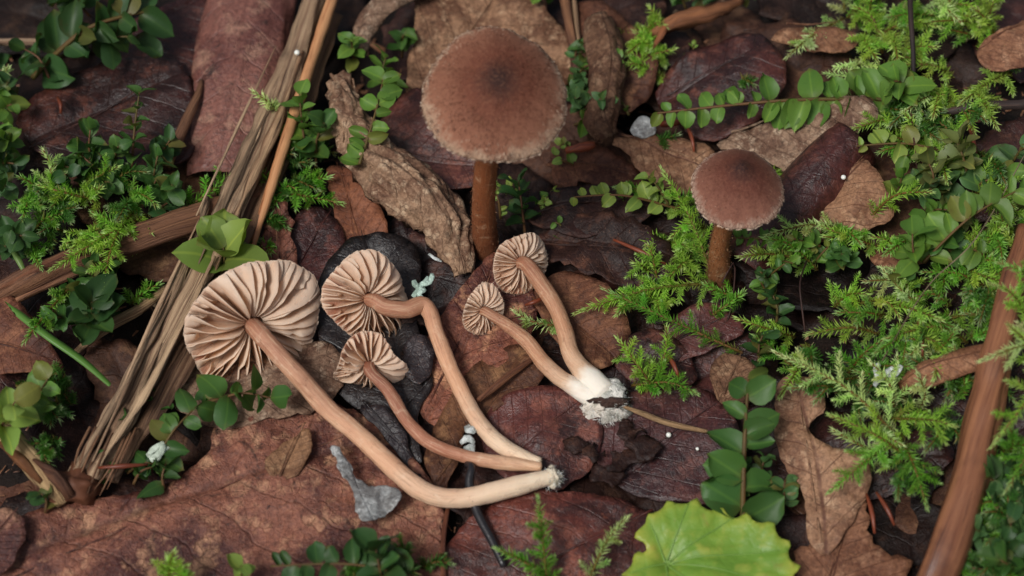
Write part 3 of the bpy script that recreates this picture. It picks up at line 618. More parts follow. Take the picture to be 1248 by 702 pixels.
# ------------------------------------------------------------------ stalks, twigs, wood
rolled('rolled_leaf_strip', 'broad reddish brown rolled leaf strip beside the split stalk', 'bark',
    [(318, -40, 1, 6.8), (304, 30, 1, 6.9), (292, 100, 1, 6.7), (280, 170, 0, 5.8), (272, 220, -1, 4.8)], arc=(-1.6, 1.6), crink=.7, cs=.16, seg=36, rip=.8, squash=.5)
stalk = empty('split_stalk', G(92, 588, 1), 'thick weathered straw coloured stalk split lengthwise into fibres', 'stalk')
strands = [
    ([(112, 582, 1.5), (190, 440, 4.0), (262, 300, 5.2), (330, 150, 5.2), (392, -25, 5)], [20, 25, 25, 26, 30], (1.08, 1.05, 1.0)),
    ([(88, 582, 1.5), (160, 462, 3.6), (232, 330, 4.6), (290, 210, 5.0), (350, 90, 5.2), (376, 20, 5)], [12, 15, 14, 16, 14, 6], (.92, .9, .86)),
    ([(136, 585, 1), (200, 478, 2.2), (252, 385, 3.0), (290, 300, 3.2), (345, 170, 3.4), (400, 20, 3.2)], [18, 28, 30, 30, 32, 32], (.46, .37, .32)),
    ([(92, 574, 2.5), (150, 474, 5.0), (205, 372, 5.6), (240, 290, 5.8), (252, 240, 5.6)], [7, 11, 10, 9, 4], (.8, .78, .74)),
    ([(120, 566, 3.2), (172, 486, 5.6), (226, 386, 6.6), (262, 312, 6.8)], [6, 9, 8, 3], (1.12, 1.08, 1.0)),
    ([(262, 330, 6.0), (300, 236, 6.6), (338, 150, 6.6), (368, 62, 6.4)], [3, 10, 9, 3], (.95, .85, .74)),
    ([(100, 584, 1.2), (168, 470, 2.6), (230, 360, 3.6), (300, 215, 4), (360, 70, 4)], [18, 26, 26, 26, 20], (.2, .16, .15))]
for i, (p, w, c) in enumerate(strands):
    stick('strand', None, 'straw', p, w, parent=stalk, color=c, groove=.9, gn=4.0, rough=.45, rs=.3, flat=.7, seed=i * 3.1, seg=16)
blob('knot', None, 'rotten_wood', 92, 592, 1.0, (3.4, 2.6, 2.2), None, .5, seed=4, color=(.62, .45, .4), parent=stalk)
rt = random.Random(5)
for i in range(6):     # thin splinters lifting off the split face
    t0 = rt.uniform(0, .7); t1 = min(1, t0 + rt.uniform(.18, .4)); off = rt.uniform(-16, 14); zz = rt.uniform(4.5, 7)
    pt = lambda t_: (118 + 262 * t_ + off + rt.uniform(-2, 2), 566 - 566 * t_ + off * .4, zz + rt.uniform(-.4, .4))
    k_ = rt.choice((.5, .8, 1.1, 1.3))
    stick('splinter', None, 'straw', [pt(t0), pt((t0 + t1) / 2), pt(t1)], [2, rt.uniform(4, 8), 1.5], parent=stalk, color=(k_, k_ * .97, k_ * .92), groove=.5, seg=8, flat=.6, seed=i)
for i in range(9):     # frayed fibres at the broken end
    a, b = 84 + i * 7, 570 + rt.uniform(-8, 10); d = rt.uniform(-16, 14)
    stick('fibre', None, 'straw', [(a + 26, b - 46, 3.5), (a + 8, b - 8, 3 + rt.uniform(-1, 1)), (a + d, b + rt.uniform(14, 40), rt.uniform(.5, 2.5))], [4, 3, 1], parent=stalk, color=(.62, .46, .38), seg=6, step=1.5)
stick('pale_twig', 'thin smooth pale orange twig running alongside the split stalk', 'pale_twig', [(302, 322, 1.5), (312, 285, 3.0), (332, 222, 5.0), (352, 160, 6), (378, 80, 6.5), (404, 2, 6.5), (416, -30, 6.5)], [7, 12, 14, 15, 14, 15, 14], rough=.12, seed=2, color=(1, .95, .9))
cs = empty('rotten_stick', G(20, 355, 0), 'brown rotten stick passing beneath the split stalk', 'stick')
for p, w, c in (([(-30, 372, 1.5), (40, 340, 2.5), (110, 308, 3), (200, 278, 3.4), (290, 246, 3), (350, 226, 2)], [24, 30, 28, 30, 26, 18], (1, .92, .85)),
                ([(-10, 358, 3.4), (60, 322, 4.4), (120, 296, 4.6), (170, 282, 4.4)], [6, 12, 12, 5], (.8, .62, .55)), ([(20, 366, 2.6), (90, 334, 3.8), (150, 308, 3.8)], [5, 10, 4], (1.3, 1.2, 1.1))):
    stick('strand', None, 'rotten_wood', p, w, parent=cs, color=c, groove=.5, gn=3, rough=.4, rs=.2, seed=w[0])
bs = empty('broken_stick', G(40, 570, 0), 'short broken yellowish stick with frayed bark at the foot of the stalk', 'stick')
stick('core', None, 'straw', [(-15, 508, 3), (15, 540, 3), (50, 578, 2.4), (78, 612, 1.2)], [26, 27, 26, 18], parent=bs, color=(1.15, 1.1, .85), groove=.3, rough=.25)
stick('bark_strip', None, 'rotten_wood', [(0, 540, 4), (25, 562, 4), (50, 588, 3.2)], [6, 14, 6], parent=bs, color=(.9, .7, .4), groove=.4)
stick('bark_strip', None, 'rotten_wood', [(40, 560, 4.4), (66, 582, 3.8), (84, 606, 2.4)], [5, 14, 12], parent=bs, color=(.5, .4, .36), groove=.6, rough=.5)
stick('twig', 'thin brown twig leaning against the rolled leaf strip', 'rotten_wood', [(202, 205, 1), (220, 165, 2.5), (240, 120, 3.5), (246, 98, 3.5)], [14, 14, 12, 5], color=(.9, .85, .8), groove=.3)
stick('twig', 'thin pale twig lying behind the leafy moss near the dark maroon leaf', 'straw', [(-25, 52, 3), (40, 51, 3.4), (80, 54, 3), (110, 56, 2)], [9, 10, 9, 6])
stick('twig', 'pale flattened twig under the split stalk pointing at the dark rosette', 'straw', [(92, 430, .8), (130, 400, 2), (170, 378, 2.6), (205, 350, 2.4)], [7, 14, 12, 8], groove=.4, color=(.95, .9, .72))
gt = stick('glossy_twig', 'thick glossy brown twig rising through the overhanging moss sprigs', 'red_twig', [(1125, 740, 2), (1150, 675, 4), (1175, 600, 5), (1192, 530, 5.5), (1215, 440, 6), (1235, 360, 6), (1255, 280, 6)], [46, 46, 44, 42, 36, 32, 30], groove=.35, gn=2.5, rough=.35, rs=.2, seg=20)
stick('dark_twig', 'straight dark twig behind the bright moss near the tan leaf corner', 'dark_twig', [(1150, 138, 3), (1190, 130, 4), (1230, 128, 4), (1275, 126, 4)], [8, 13, 13, 13], rough=.2)
stick('dark_twig', 'upright dark stalk rising through the bright moss by the long frond', 'dark_twig', [(1112, 130, 3), (1113, 70, 6), (1110, 20, 8), (1108, -30, 9)], [7, 6, 7, 7], color=(.5, .5, .52))
wc = empty('wood_chip', G(830, 30, 0), 'orange brown splintered wood chip above the dark red leaf', 'wood chip')
stick('splinter', None, 'rotten_wood', [(790, 45, 2), (820, 30, 3), (865, 18, 3), (905, 0, 2)], [10, 22, 20, 8], parent=wc, groove=.6, rough=.5, color=(1.25, 1.0, .75))
stick('splinter', None, 'rotten_wood', [(795, 60, 2.4), (808, 40, 3.4), (812, 26, 3.4)], [3, 10, 6], parent=wc, groove=.4, color=(1.3, .9, .65))
stick('twig', 'vertical grey brown twig with a thinner one beside it above the round leaved moss', 'rotten_wood', [(700, 60, 2), (694, 30, 3), (686, -20, 3)], [9, 14, 15], color=(1.05, .95, .85), groove=.3)
stick('twig', 'thinner pale twig beside the vertical grey brown one', 'straw', [(708, 64, 2.6), (703, 30, 3.6), (698, -20, 3.6)], [4, 6, 6], color=(.7, .62, .55))
stick('bark_bit', 'small bright reddish bark bit right of the big upright cap', 'needle', [(690, 184, 3), (706, 180, 3.4), (724, 177, 3)], [8, 13, 9], cat='bark', groove=.3, rough=.3)
stick('bark_bit', 'dark red bark bit left of the ragged tan leaf', 'needle', [(805, 152, 2), (820, 150, 2.4), (832, 148, 2)], [7, 10, 6], cat='bark', color=(.7, .6, .6))
NEEDLES = [((748, 292), (812, 322), 'long reddish needle in front of the torn dark leaf mass'), ((1068, 600), (1090, 640), 'reddish needle poking out beside the toothed leaf'),
           ((836, 150), (846, 185), 'orange needle hanging above the ragged tan leaf'), ((1118, 385), (1124, 436), 'thin brown needle upright in the moss near the twisted leaf tip'),
           ((812, 430), (828, 462), 'short red needle among the feathery moss right of the white feet'), ((120, 570), (180, 566), 'dark red needle stub under the foot of the split stalk'),
           ((1056, 602), (1066, 650), 'dark red needle beside another one by the toothed leaf'), ((640, 372), (664, 362), 'tiny brown needle beside the smaller white footed cap'),
           ((1180, 150), (1190, 200), 'reddish upright stub behind the round leaved moss'), ((70, 118), (74, 138), 'tiny orange needle on the dark maroon leaf')]
for a, b, l in NEEDLES:
    stick('needle', l, 'needle', [(*a, 3.4), ((a[0] + b[0]) / 2 + 2, (a[1] + b[1]) / 2, 4.0), (*b, 3.2)], [3, 6, 3], cat='needle', seg=8, color=(.62, .58, .58))
stick('grass_straw', 'slim dry tan grass stem lying right of the white feet', 'straw', [(752, 492, 2.6), (780, 503, 3.0), (815, 516, 3.0), (862, 526, 2.6)], [3, 7, 7, 5], cat='grass', color=(.8, .7, .55), seg=8)
stick('black_stalk', 'thin bent black stalk passing under the longest picked stem', 'black_stalk', [(569, 566, 2.8), (575, 570, 3.6), (572, 590, 3.0), (582, 625, 2.4), (600, 660, 2.0), (614, 690, 1.6)], [8, 11, 11, 11, 10, 8], cat='stalk', seg=12, step=.6)
stick('dark_leaf_vein', 'curved dark leaf rib below the white footed pair', 'rotten_wood', [(580, 490, 2.4), (605, 470, 3.2), (628, 452, 3.6), (652, 436, 3.4)], [6, 9, 8, 5], cat='leaf rib', color=(.8, .62, .52))
stick('leaf_rib', 'slim upright leaf rib at the edge of the big red leaf', 'rotten_wood', [(541, 705, 1), (540, 660, 2), (546, 618, 2)], [6, 6, 5], cat='leaf rib', color=(.9, .6, .5))
for p, l in (([(983, 318, 5), (975, 345, 6), (978, 380, 5), (982, 410, 3)], 'curved dark brown hair stalk over the pale moss right of the small mushroom'),
             ([(880, 345, 3), (895, 320, 4), (893, 365, 3), (886, 392, 2)], 'fine red brown hair stalk in front of the small mushroom stem'),
             ([(1248, 190, 9), (1190, 290, 9), (1130, 350, 8), (1075, 440, 7)], 'long faint grey thread crossing above the moss'),
             ([(1108, 120, 6), (1117, 200, 5), (1120, 240, 3)], 'dark hair stalk hanging beside the short paired leaf frond')):
    stick('hair_stalk', l, 'dark_twig' if 'grey' not in l else 'straw', p, [2.2] * 4 if 'grey' not in l else [1.5] * 4, cat='stalk', seg=6, color=(1.0, .6, .5) if 'grey' not in l else (.5, .55, .5))
# grass blade: a folded ribbon
def blade(name, label, path, width, color):
    C = resample(catmull([G(*p) for p in path], 8), 1.0); tn, A, B = frames(C); v = []
    for i in range(len(C)):
        k = i / (len(C) - 1); w = width / 2 / PXMM * min(1, 6 * (1 - k)) * (.6 + .4 * min(1, k * 4)); s = np.cross(tn[i], (0, 0, 1.)); s /= np.linalg.norm(s)
        v += [C[i] - s * w + np.array((0, 0, .25)), C[i], C[i] + s * w + np.array((0, 0, .25)), C[i] + np.array((0, 0, -.12))]
    f = [q for i in range(len(C) - 1) for q in ((4 * i, 4 * i + 1, 4 * i + 5, 4 * i + 4), (4 * i + 1, 4 * i + 2, 4 * i + 6, 4 * i + 5), (4 * i + 2, 4 * i + 3, 4 * i + 7, 4 * i + 6), (4 * i + 3, 4 * i, 4 * i + 4, 4 * i + 7))]
    return tag(put(name, v, f, M['grass'], color=color), label, 'grass', kind='thing')
blade('grass_straw', 'single bright green grass blade slanting across the plain brown leaf', [(134, 470, 2.5), (100, 440, 4), (60, 412, 5), (25, 385, 5), (6, 368, 5)], 9, hx(96, 140, 60))
blade('grass_straw', 'short green grass blade behind the plain brown leaf', [(30, 332, 4), (20, 312, 5), (6, 286, 5)], 8, hx(110, 140, 70))

# ------------------------------------------------------------------ lichen, beads, soil clumps
gs = dead_leaf('bark_scrap', 'pale grey papery bark scrap with a curled tail lying below the gilled caps', 'grey_bark',
    [(402, 548, 4.6), (412, 545, 4.8), (424, 562, 4.2), (434, 582, 3.6), (448, 590, 3.6), (474, 592, 3.4), (487, 606, 3.2), (470, 626, 3.0), (446, 640, 3.2), (436, 628, 3.4), (430, 604, 3.8), (422, 584, 4.0), (412, 566, 4.4)],
    ((404, 546), (455, 635)), cat='bark', step=.4, wav=(1.2, .3), fine=(.25, 1.0), ridged=.25, jag=.3, crease=0, lat=0, thick=.15)
dead_leaf('bark_scrap', 'little pale grey scrap behind the ragged tan leaf', 'grey_bark', [(770, 160, 3), (780, 142, 4), (795, 148, 4), (800, 164, 3.4), (785, 170, 3)], ((772, 165), (795, 145)), cat='bark', step=.5, crease=0, lat=0)
def lichen(name, label, branches, color, w0=5):
    r = empty(name, G(*branches[0][0]), label, 'lichen')
    for i, b in enumerate(branches):
        stick('lobe', None, 'lichen', b, [w0, w0 * 1.3, w0 * .9], parent=r, color=color, groove=.5, rough=.25, rs=1.2, flat=.55, seg=10, step=.4, seed=i)
lichen('lichen', 'blue green branching lichen bit on the blackened leaf', [[(504, 362, 3.4), (512, 350, 4), (522, 338, 4)], [(512, 352, 3.8), (506, 346, 4.2), (504, 342, 4.2)], [(516, 346, 4), (524, 344, 4.2), (527, 334, 4.2)], [(518, 352, 3.6), (510, 358, 4), (514, 362, 3.6)]], hx(196, 220, 206), 6)
lichen('lichen', 'tiny white lichen sliver above the blue green lichen', [[(523, 310, 3), (530, 315, 3.4), (538, 319, 3)]], hx(220, 226, 224), 4)
lichen('lichen', 'white and grey lichen lumps between the two bent stems', [[(562, 540, 2.6), (570, 534, 3.4), (578, 540, 3)], [(570, 520, 2.6), (574, 526, 3.4), (580, 520, 2.8)], [(566, 548, 2.4), (576, 546, 3), (572, 556, 2.6)]], hx(214, 218, 214), 8)
lichen('lichen', 'pale green lichen flake beside the foot of the split stalk', [[(180, 555, 3), (190, 546, 3.8), (200, 540, 4)], [(184, 560, 3), (194, 552, 3.6), (206, 542, 3.6)], [(190, 560, 3), (197, 548, 3.8), (198, 540, 3.8)]], hx(206, 218, 200), 7)
lichen('lichen', 'white lichen crust with black specks behind the pale feathery sprig', [[(1066, 470, 5), (1076, 458, 6), (1088, 448, 6)], [(1078, 456, 5.6), (1090, 456, 6), (1098, 446, 6)], [(1070, 460, 5.4), (1068, 450, 6), (1072, 444, 6)]], hx(232, 234, 236), 7)
rf = random.Random(21)
for px, py, l in ((722, 552, 'ragged black leaf flake pointing at the joined stem bases'), (756, 562, 'broad ragged black leaf flake below the white feet'), (786, 545, 'tilted dark brown leaf flake beside the broad black one'), (765, 528, 'crumpled dark flake close under the white feet'), (742, 580, 'flat dark flake in front of the broad black one'), (700, 545, 'small dark flake at the maroon bulging leaf')):
    P_ = []; r0 = rf.uniform(16, 27)
    for q in range(9):
        a = q * .698; r_ = r0 * rf.uniform(.6, 1.15); P_.append((px + r_ * math.cos(a), py + .62 * r_ * math.sin(a), 1.6 + rf.uniform(-.9, 1.3)))
    dead_leaf('leaf_flake', l, 'litter', P_, ((px - 25, py), (px + 25, py - 5)), cat='leaf flake', step=.7, ridged=.6, jag=.7, jscale=.6, crease=0, color=(.7, .62, .62))
blob('soil_clump', 'small dark lump behind the blue green lichen', 'clump', 500, 380, .6, (3, 2.2, 1.6), 'soil clump', .5, seed=6, color=(.5, .45, .45))
def bead(px, py, z, r, label=None, group=None):
    c = G(px, py, z); v, f = [], []; a, b = 12, 8
    for i in range(b):
        ph = math.pi * i / (b - 1)
        for j in range(a):
            th = 2 * math.pi * j / a; v.append((c.x + r * math.sin(ph) * math.cos(th), c.y + r * math.sin(ph) * math.sin(th), c.z + .85 * r * math.cos(ph)))
    f = [(i * a + j, (i + 1) * a + j, (i + 1) * a + (j + 1) % a, i * a + (j + 1) % a) for i in range(b - 1) for j in range(a)]
    tag(put('white_bead', v, f, M['bead']), label or 'tiny round white bead lying on a dark wet leaf', 'bead', group or 'tiny white beads on the wet leaves')
for p in ((815, 530, 1.7), (850, 547, 1.5), (1028, 216, 5.6)):
    bead(*p, .36 if p[0] in (815, 1028, 718) else .24)
bead(362, 64, 7.6, .42, 'round white bead stuck on the split stalk', None)

# ------------------------------------------------------------------ mushrooms
def ribbon_hairs(pts, dirs, lens, width, rads, bend=.15):
    """tapered hairs: two triangles each"""
    v, f, ra, rn = [], [], [], []
    for p, d, l, r in zip(pts, dirs, lens, rads):
        s = d.cross(Vector((random.uniform(-1, 1), random.uniform(-1, 1), random.uniform(-1, 1)))).normalized() * width
        b = len(v); m = p + d * (l * .55); q = p + d * l + Vector((random.uniform(-1, 1), random.uniform(-1, 1), -.6)) * (bend * l)
        v += [p - s, p + s, m + s * .7, m - s * .7, q]; f += [(b, b + 1, b + 2, b + 3), (b + 3, b + 2, b + 4)]
        k = random.random() * .6; ra += [r] * 5; rn += [k] * 5
    return v, f, ra, rn
def mushroom_cap(root, C, A, R, H, seed, n_gill, lop=.05, wob=.06, color=(1, 1, 1), gcol=(1, 1, 1), hairs=0, fringe=300, umbo=.08, pw=2.0, lean=.35, hair_len=.42, gdep=.12, frill=.03, fl=.22, hcol=None):
    rs = random.Random(seed); C, A = Vector(C), Vector(A).normalized()
    ex = A.cross(Vector((.31, .77, .2))).normalized(); ey = A.cross(ex)
    ph = [rs.uniform(0, 6.28) for _ in range(8)]
    def Rt(th): return R * (1 + lop * math.cos(2 * th + ph[0]) + lop * .7 * math.cos(3 * th + ph[1]) + lop * .35 * math.cos(5 * th + ph[2]) + frill * nz((math.cos(th) * 5, math.sin(th) * 5, seed), 1.6))
    def W(rho, th): return R * rho ** 2.2 * wob * (math.cos(2 * th + ph[3]) + .6 * math.cos(3 * th + ph[4]))
    def top(rho, th): return H * (1 - rho ** pw) + umbo * H * math.exp(-(rho / .22) ** 2) + W(rho, th)
    def flesh(rho, th): rho = min(rho, 1.03); return top(rho, th) - R * (fl * (1 - rho) + .035)
    def P(rho, th, z): r = rho * Rt(th); return C + ex * (r * math.cos(th)) + ey * (r * math.sin(th)) + A * z
    seg, rings = 96, 22; v, f, ra, an = [], [], [], []
    rho_t = [i / rings for i in range(rings + 1)]
    prof = [(q, 't') for q in rho_t] + [(1.012, 'm'), (.985, 'f')] + [(q, 'f') for q in (.9, .75, .6, .45, .3, .15, 0)]
    for q, k in prof:
        for j in range(seg):
            th = 2 * math.pi * j / seg; qq = min(q, 1.0)
            z = top(qq, th) if k == 't' else (flesh(qq, th) if k == 'f' else top(1, th) - R * .02)
            p = P(q, th, z)
            if k == 't': p += A * (.10 * nz(p, .5, seed) * R / 10)
            v.append(p); ra.append(q if k != 'f' else .95); an.append(j / seg)
    n = len(prof)
    f = [(i * seg + j, i * seg + (j + 1) % seg, (i + 1) * seg + (j + 1) % seg, (i + 1) * seg + j) for i in range(n - 1) for j in range(seg)]
    cap = put('cap', v, f, M['cap'], parent=root, attrs={'rad': ra, 'ang': an}, color=color)
    # fibrils on the skin and the pale shaggy margin
    pts, dirs, lens, rads = [], [], [], []
    def outward(rho, th): return (P(min(rho + .03, 1), th, top(min(rho + .03, 1), th)) - P(max(rho - .03, 0), th, top(max(rho - .03, 0), th))).normalized()
    for i in range(hairs):
        rho = math.sqrt(rs.random()) * .99; th = rs.uniform(0, 6.283); o = outward(rho, th)
        pts.append(P(rho, th, top(rho, th))); dirs.append((o + A * rs.uniform(.0, .22) + ex * rs.uniform(-.22, .22) + ey * rs.uniform(-.22, .22)).normalized()); lens.append(hair_len * rs.uniform(.4, 1.1) * R / 10); rads.append(rho + rs.uniform(-.12, .12))
    for i in range(fringe):
        th = rs.uniform(0, 6.283); rho = rs.uniform(.93, 1.0); o = outward(rho, th)
        k = .5 + .5 * nz((math.cos(th) * 9, math.sin(th) * 9, 0), 1, seed)
        pts.append(P(rho, th, top(rho, th) - .02)); dirs.append((o + A * rs.uniform(-.5, .2) + ex * rs.uniform(-.3, .3) + ey * rs.uniform(-.3, .3)).normalized()); lens.append((.25 + .75 * k) * rs.uniform(.5, 1.1) * max(R, 6) / 10); rads.append(1.0)
    hv, hf, hr, hn = ribbon_hairs(pts, dirs, lens, .05, rads, .08)
    h = put('fibrils', hv, hf, M['fibril'], parent=cap, attrs={'rad': hr, 'rnd': hn}, color=hcol or color); h['kind'] = 'stuff'
    # gills, each a blade of its own
    rs0 = .15; NR, ND = 11, 4
    for g in range(n_gill):
        for tier in (0, 1):
            th0 = 2 * math.pi * (g + .5 * tier + rs.uniform(-.24, .24)) / n_gill
            q0 = rs0 if tier == 0 else rs.choice((.42, .55, .68, .78)); dp = 1.0 if tier == 0 else rs.uniform(.55, .8)
            ln_, w1, w2 = lean * rs.uniform(.45, 1.25) * (.8 + .45 * math.sin(th0 + ph[5])), rs.uniform(-.07, .07), rs.uniform(0, 6.28); dj = rs.uniform(.8, 1.15); nk = rs.choice((0, 0, 0, rs.uniform(.5, .95)))
            gv, ge = [], []
            for side in (-1, 1):
                for i in range(NR):
                    t_ = i / (NR - 1); rho = q0 + (1.0 - q0) * t_
                    zf = flesh(rho, th0) + R * .012
                    rho = q0 + (1.03 - q0) * (1 - (1 - t_) ** 1.5); zf = flesh(rho, th0) + R * .012; tt = (rho - rs0) / (1 - rs0)
                    ze = W(rho, th0) * 1.0 - R * .035 - R * gdep * max(0.0, math.sin(math.pi * (.06 + .94 * min(1.0, tt / 1.036)) ** .85)) ** .65 + R * .10 * (1 - tt) ** 3
                    ze = zf + (ze - zf) * dj * (1 + .12 * nz((rho * 6, th0 * 9, 0), 1, seed)) * (1 - .35 * math.exp(-((rho - nk) / .04) ** 2) if nk else 1)
                    if tier: ze = zf + (ze - zf) * dp * min(1, 3.2 * t_ + .05)
                    for j in range(ND):
                        k = j / (ND - 1); z = zf + (ze - zf) * k
                        th = th0 + (w1 * math.sin(rho * 7 + w2) + .05 * ln_) * k + ln_ * .16 * k * k
                        thick = (R * .006 + .03) * (1 - .4 * k) * side
                        p = P(rho * (1 - .012 * k), th, z); tg = (ey * math.cos(th) - ex * math.sin(th))
                        gv.append(p + tg * thick); ge.append(k)
            o = NR * ND; gf = []
            for i in range(NR - 1):
                for j in range(ND - 1):
                    a = i * ND + j; gf += [(a, a + 1, a + ND + 1, a + ND), (o + a, o + a + ND, o + a + ND + 1, o + a + 1)]
                a = i * ND + ND - 1; gf.append((a, o + a, o + a + ND, a + ND))
            put('gill', gv, gf, M['gill'], parent=cap, attrs={'edge': ge}, color=gcol)
    return cap

def lying(label, cen, n, R, H, seed, ng, path, widths, smat, scol=(1, 1, 1), base_px=None, group='picked mushrooms laid out on the leaves', **kw):
    C = G(*cen); nn = ncam(*n)
    root = empty('picked_mushroom', G(path[-1][0], path[-1][1], 0), label, 'mushroom', group)
    mushroom_cap(root, C - (-nn) * (0), -nn, R, H, seed, ng, **kw)
    pts = [C - nn * (.30 * R), C + nn * (.05 * R), C + nn * (.42 * R)] + [G(*p) for p in path]
    Cc = resample(catmull(pts, 8), .5); w = rad(None, widths, Cc) * .88
    for i in range(len(Cc)): w[i] *= 1 + .10 * nz((i * .05, seed, 0), 1) + .05 * nz((i * .2, seed, 3), 1)
    for i in range(len(Cc)): Cc[i] += np.array((nz(Cc[i], .12, seed), nz(Cc[i], .12, seed + 5), nz(Cc[i], .12, seed + 9))) * .22
    v, f, uv, s = tube(Cc, w, 24, groove=.07, gn=4, rough=.07, rs=.9, seed=seed, twist=.03)
    st = put('stem', v, f, M[smat], parent=root, uv=uv, attrs={'s': s}, color=scol)
    return root, st, Cc, w
# the largest, left
A_ = lying('largest picked mushroom, wide pale gills up and a long curved tan stem', (308, 396, 5.0), (.40, -.30, .87), 9.2, 2.9, 11, 33,
    [(354, 448, 6.6), (392, 492, 4.4), (436, 528, 3.4), (482, 572, 3.0), (520, 600, 3.0), (560, 607, 3.2), (610, 597, 3.6), (650, 587, 3.6), (674, 581, 3.4)],
    [24, 24, 24, 25, 26, 26, 26, 25, 25, 26, 27, 19], 'stem_a', lean=.85, fl=.20, wob=.05, lop=.06, hairs=300, gdep=.26)
B_ = lying('picked mushroom whose tan stem bends sharply beside its pale gilled cap', (449, 364, 5.0), (.50, -.12, .86), 6.2, 2.0, 23, 29,
    [(470, 374, 6.6), (494, 378, 6.0), (513, 372, 5.4), (523, 382, 5.0), (530, 402, 4.6), (548, 446, 3.8), (572, 498, 3.2), (596, 530, 3.0), (626, 552, 3.2), (658, 564, 3.6)],
    [18, 20, 23, 24, 22, 22, 22, 22, 22, 22, 21, 13], 'stem_a', scol=(.97, .93, .9), lean=.9, fl=.20, wob=.14, lop=.10, hairs=200, gdep=.30)
C_ = lying('picked mushroom with the slim dark reddish stem and small tan gilled cap', (449, 443, 4.5), (.25, -.60, .76), 4.6, 1.5, 31, 22,
    [(474, 476, 4.2), (496, 512, 3.4), (524, 540, 3.0), (560, 555, 2.8), (604, 563, 3.2), (660, 569, 3.8)],
    [17, 17, 18, 17, 17, 17, 18, 19, 12], 'stem_c', lean=.9, fl=.20, wob=.16, lop=.12, hairs=150, gdep=.32)
D_ = lying('picked mushroom with white foot and round gilled cap near the big upright stem', (634, 320, 5.0), (.55, -.22, .80), 4.35, 1.4, 47, 28,
    [(658, 345, 5.6), (676, 374, 4.6), (688, 405, 4.0), (696, 432, 3.6), (714, 456, 3.2), (738, 480, 3.2)],
    [18, 20, 22, 22, 22, 23, 24, 27, 36, 38], 'stem_w', scol=(.95, .92, .88), lean=.7, fl=.20, wob=.10, lop=.05, hairs=150, gdep=.24)
E_ = lying('smallest picked mushroom with white foot, gilled cap resting on the pinkish brown leaf', (588, 378, 4.2), (.55, -.20, .81), 3.35, 1.1, 53, 24,
    [(612, 392, 4.8), (638, 412, 4.2), (660, 440, 3.6), (682, 460, 3.2), (705, 474, 3.0), (728, 488, 2.8)],
    [13, 15, 18, 20, 20, 21, 22, 26, 32], 'stem_w', scol=(.95, .92, .88), lean=.7, fl=.20, wob=.08, lop=.06, hairs=120, gdep=.22)
# woolly foot with soil at the joined white bases
for r_, px, py, z, rr, sd_, m_, c_ in ((D_[0], 746, 482, 2.8, (2.0, 1.9, 1.8), 2, 'lichen', hx(240, 236, 226)), (E_[0], 728, 492, 2.2, (2.2, 1.7, 1.5), 5, 'lichen', hx(226, 214, 198)), (D_[0], 738, 503, 1.6, (2.9, 1.3, 1.1), 8, 'lichen', hx(214, 206, 194))):
    blob('woolly_foot', None, m_, px, py, z, rr, None, .5, seed=sd_, color=c_, parent=r_)
blob('soil_crust', None, 'clump', 742, 490, 3.6, (2.6, .55, .7), None, .6, seed=12, color=(1.2, 1.0, .85), parent=D_[0])
blob('woolly_foot', None, 'lichen', 674, 581, 3.2, (1.1, 1.35, 1.25), None, .45, seed=14, color=hx(230, 216, 192), parent=A_[0])
def wool(root, spots, n, seed):
    rw = random.Random(seed); P_, D_w, L_, R_w = [], [], [], []
    for i in range(n):
        px, py, z, r = rw.choice(spots); c = G(px, py, z); d = Vector((rw.gauss(0, 1), rw.gauss(0, 1), rw.gauss(0, .8))).normalized()
        P_.append(c + d * (r * rw.uniform(.75, 1.05))); D_w.append((d + Vector((rw.uniform(-.9, .9), rw.uniform(-.9, .9), -.3))).normalized()); L_.append(rw.uniform(.3, 1.0)); R_w.append(1.0)
    hv, hf, hr, hn = ribbon_hairs(P_, D_w, L_, .03, R_w, .4)
    h = put('wool', hv, hf, M['bead'], parent=root, attrs={'rad': hr, 'rnd': hn}); h['kind'] = 'stuff'
wool(D_[0], [(746, 482, 2.8, 1.9), (738, 503, 1.6, 1.8), (728, 492, 2.2, 1.8), (752, 500, 1.6, 1.4)], 900, 3); wool(A_[0], [(672, 583, 3.2, 1.3)], 120, 4)
blob('soil_crust', None, 'clump', 664, 590, 2.6, (.9, .5, .5), None, .6, seed=15, color=(.8, .6, .5), parent=A_[0])

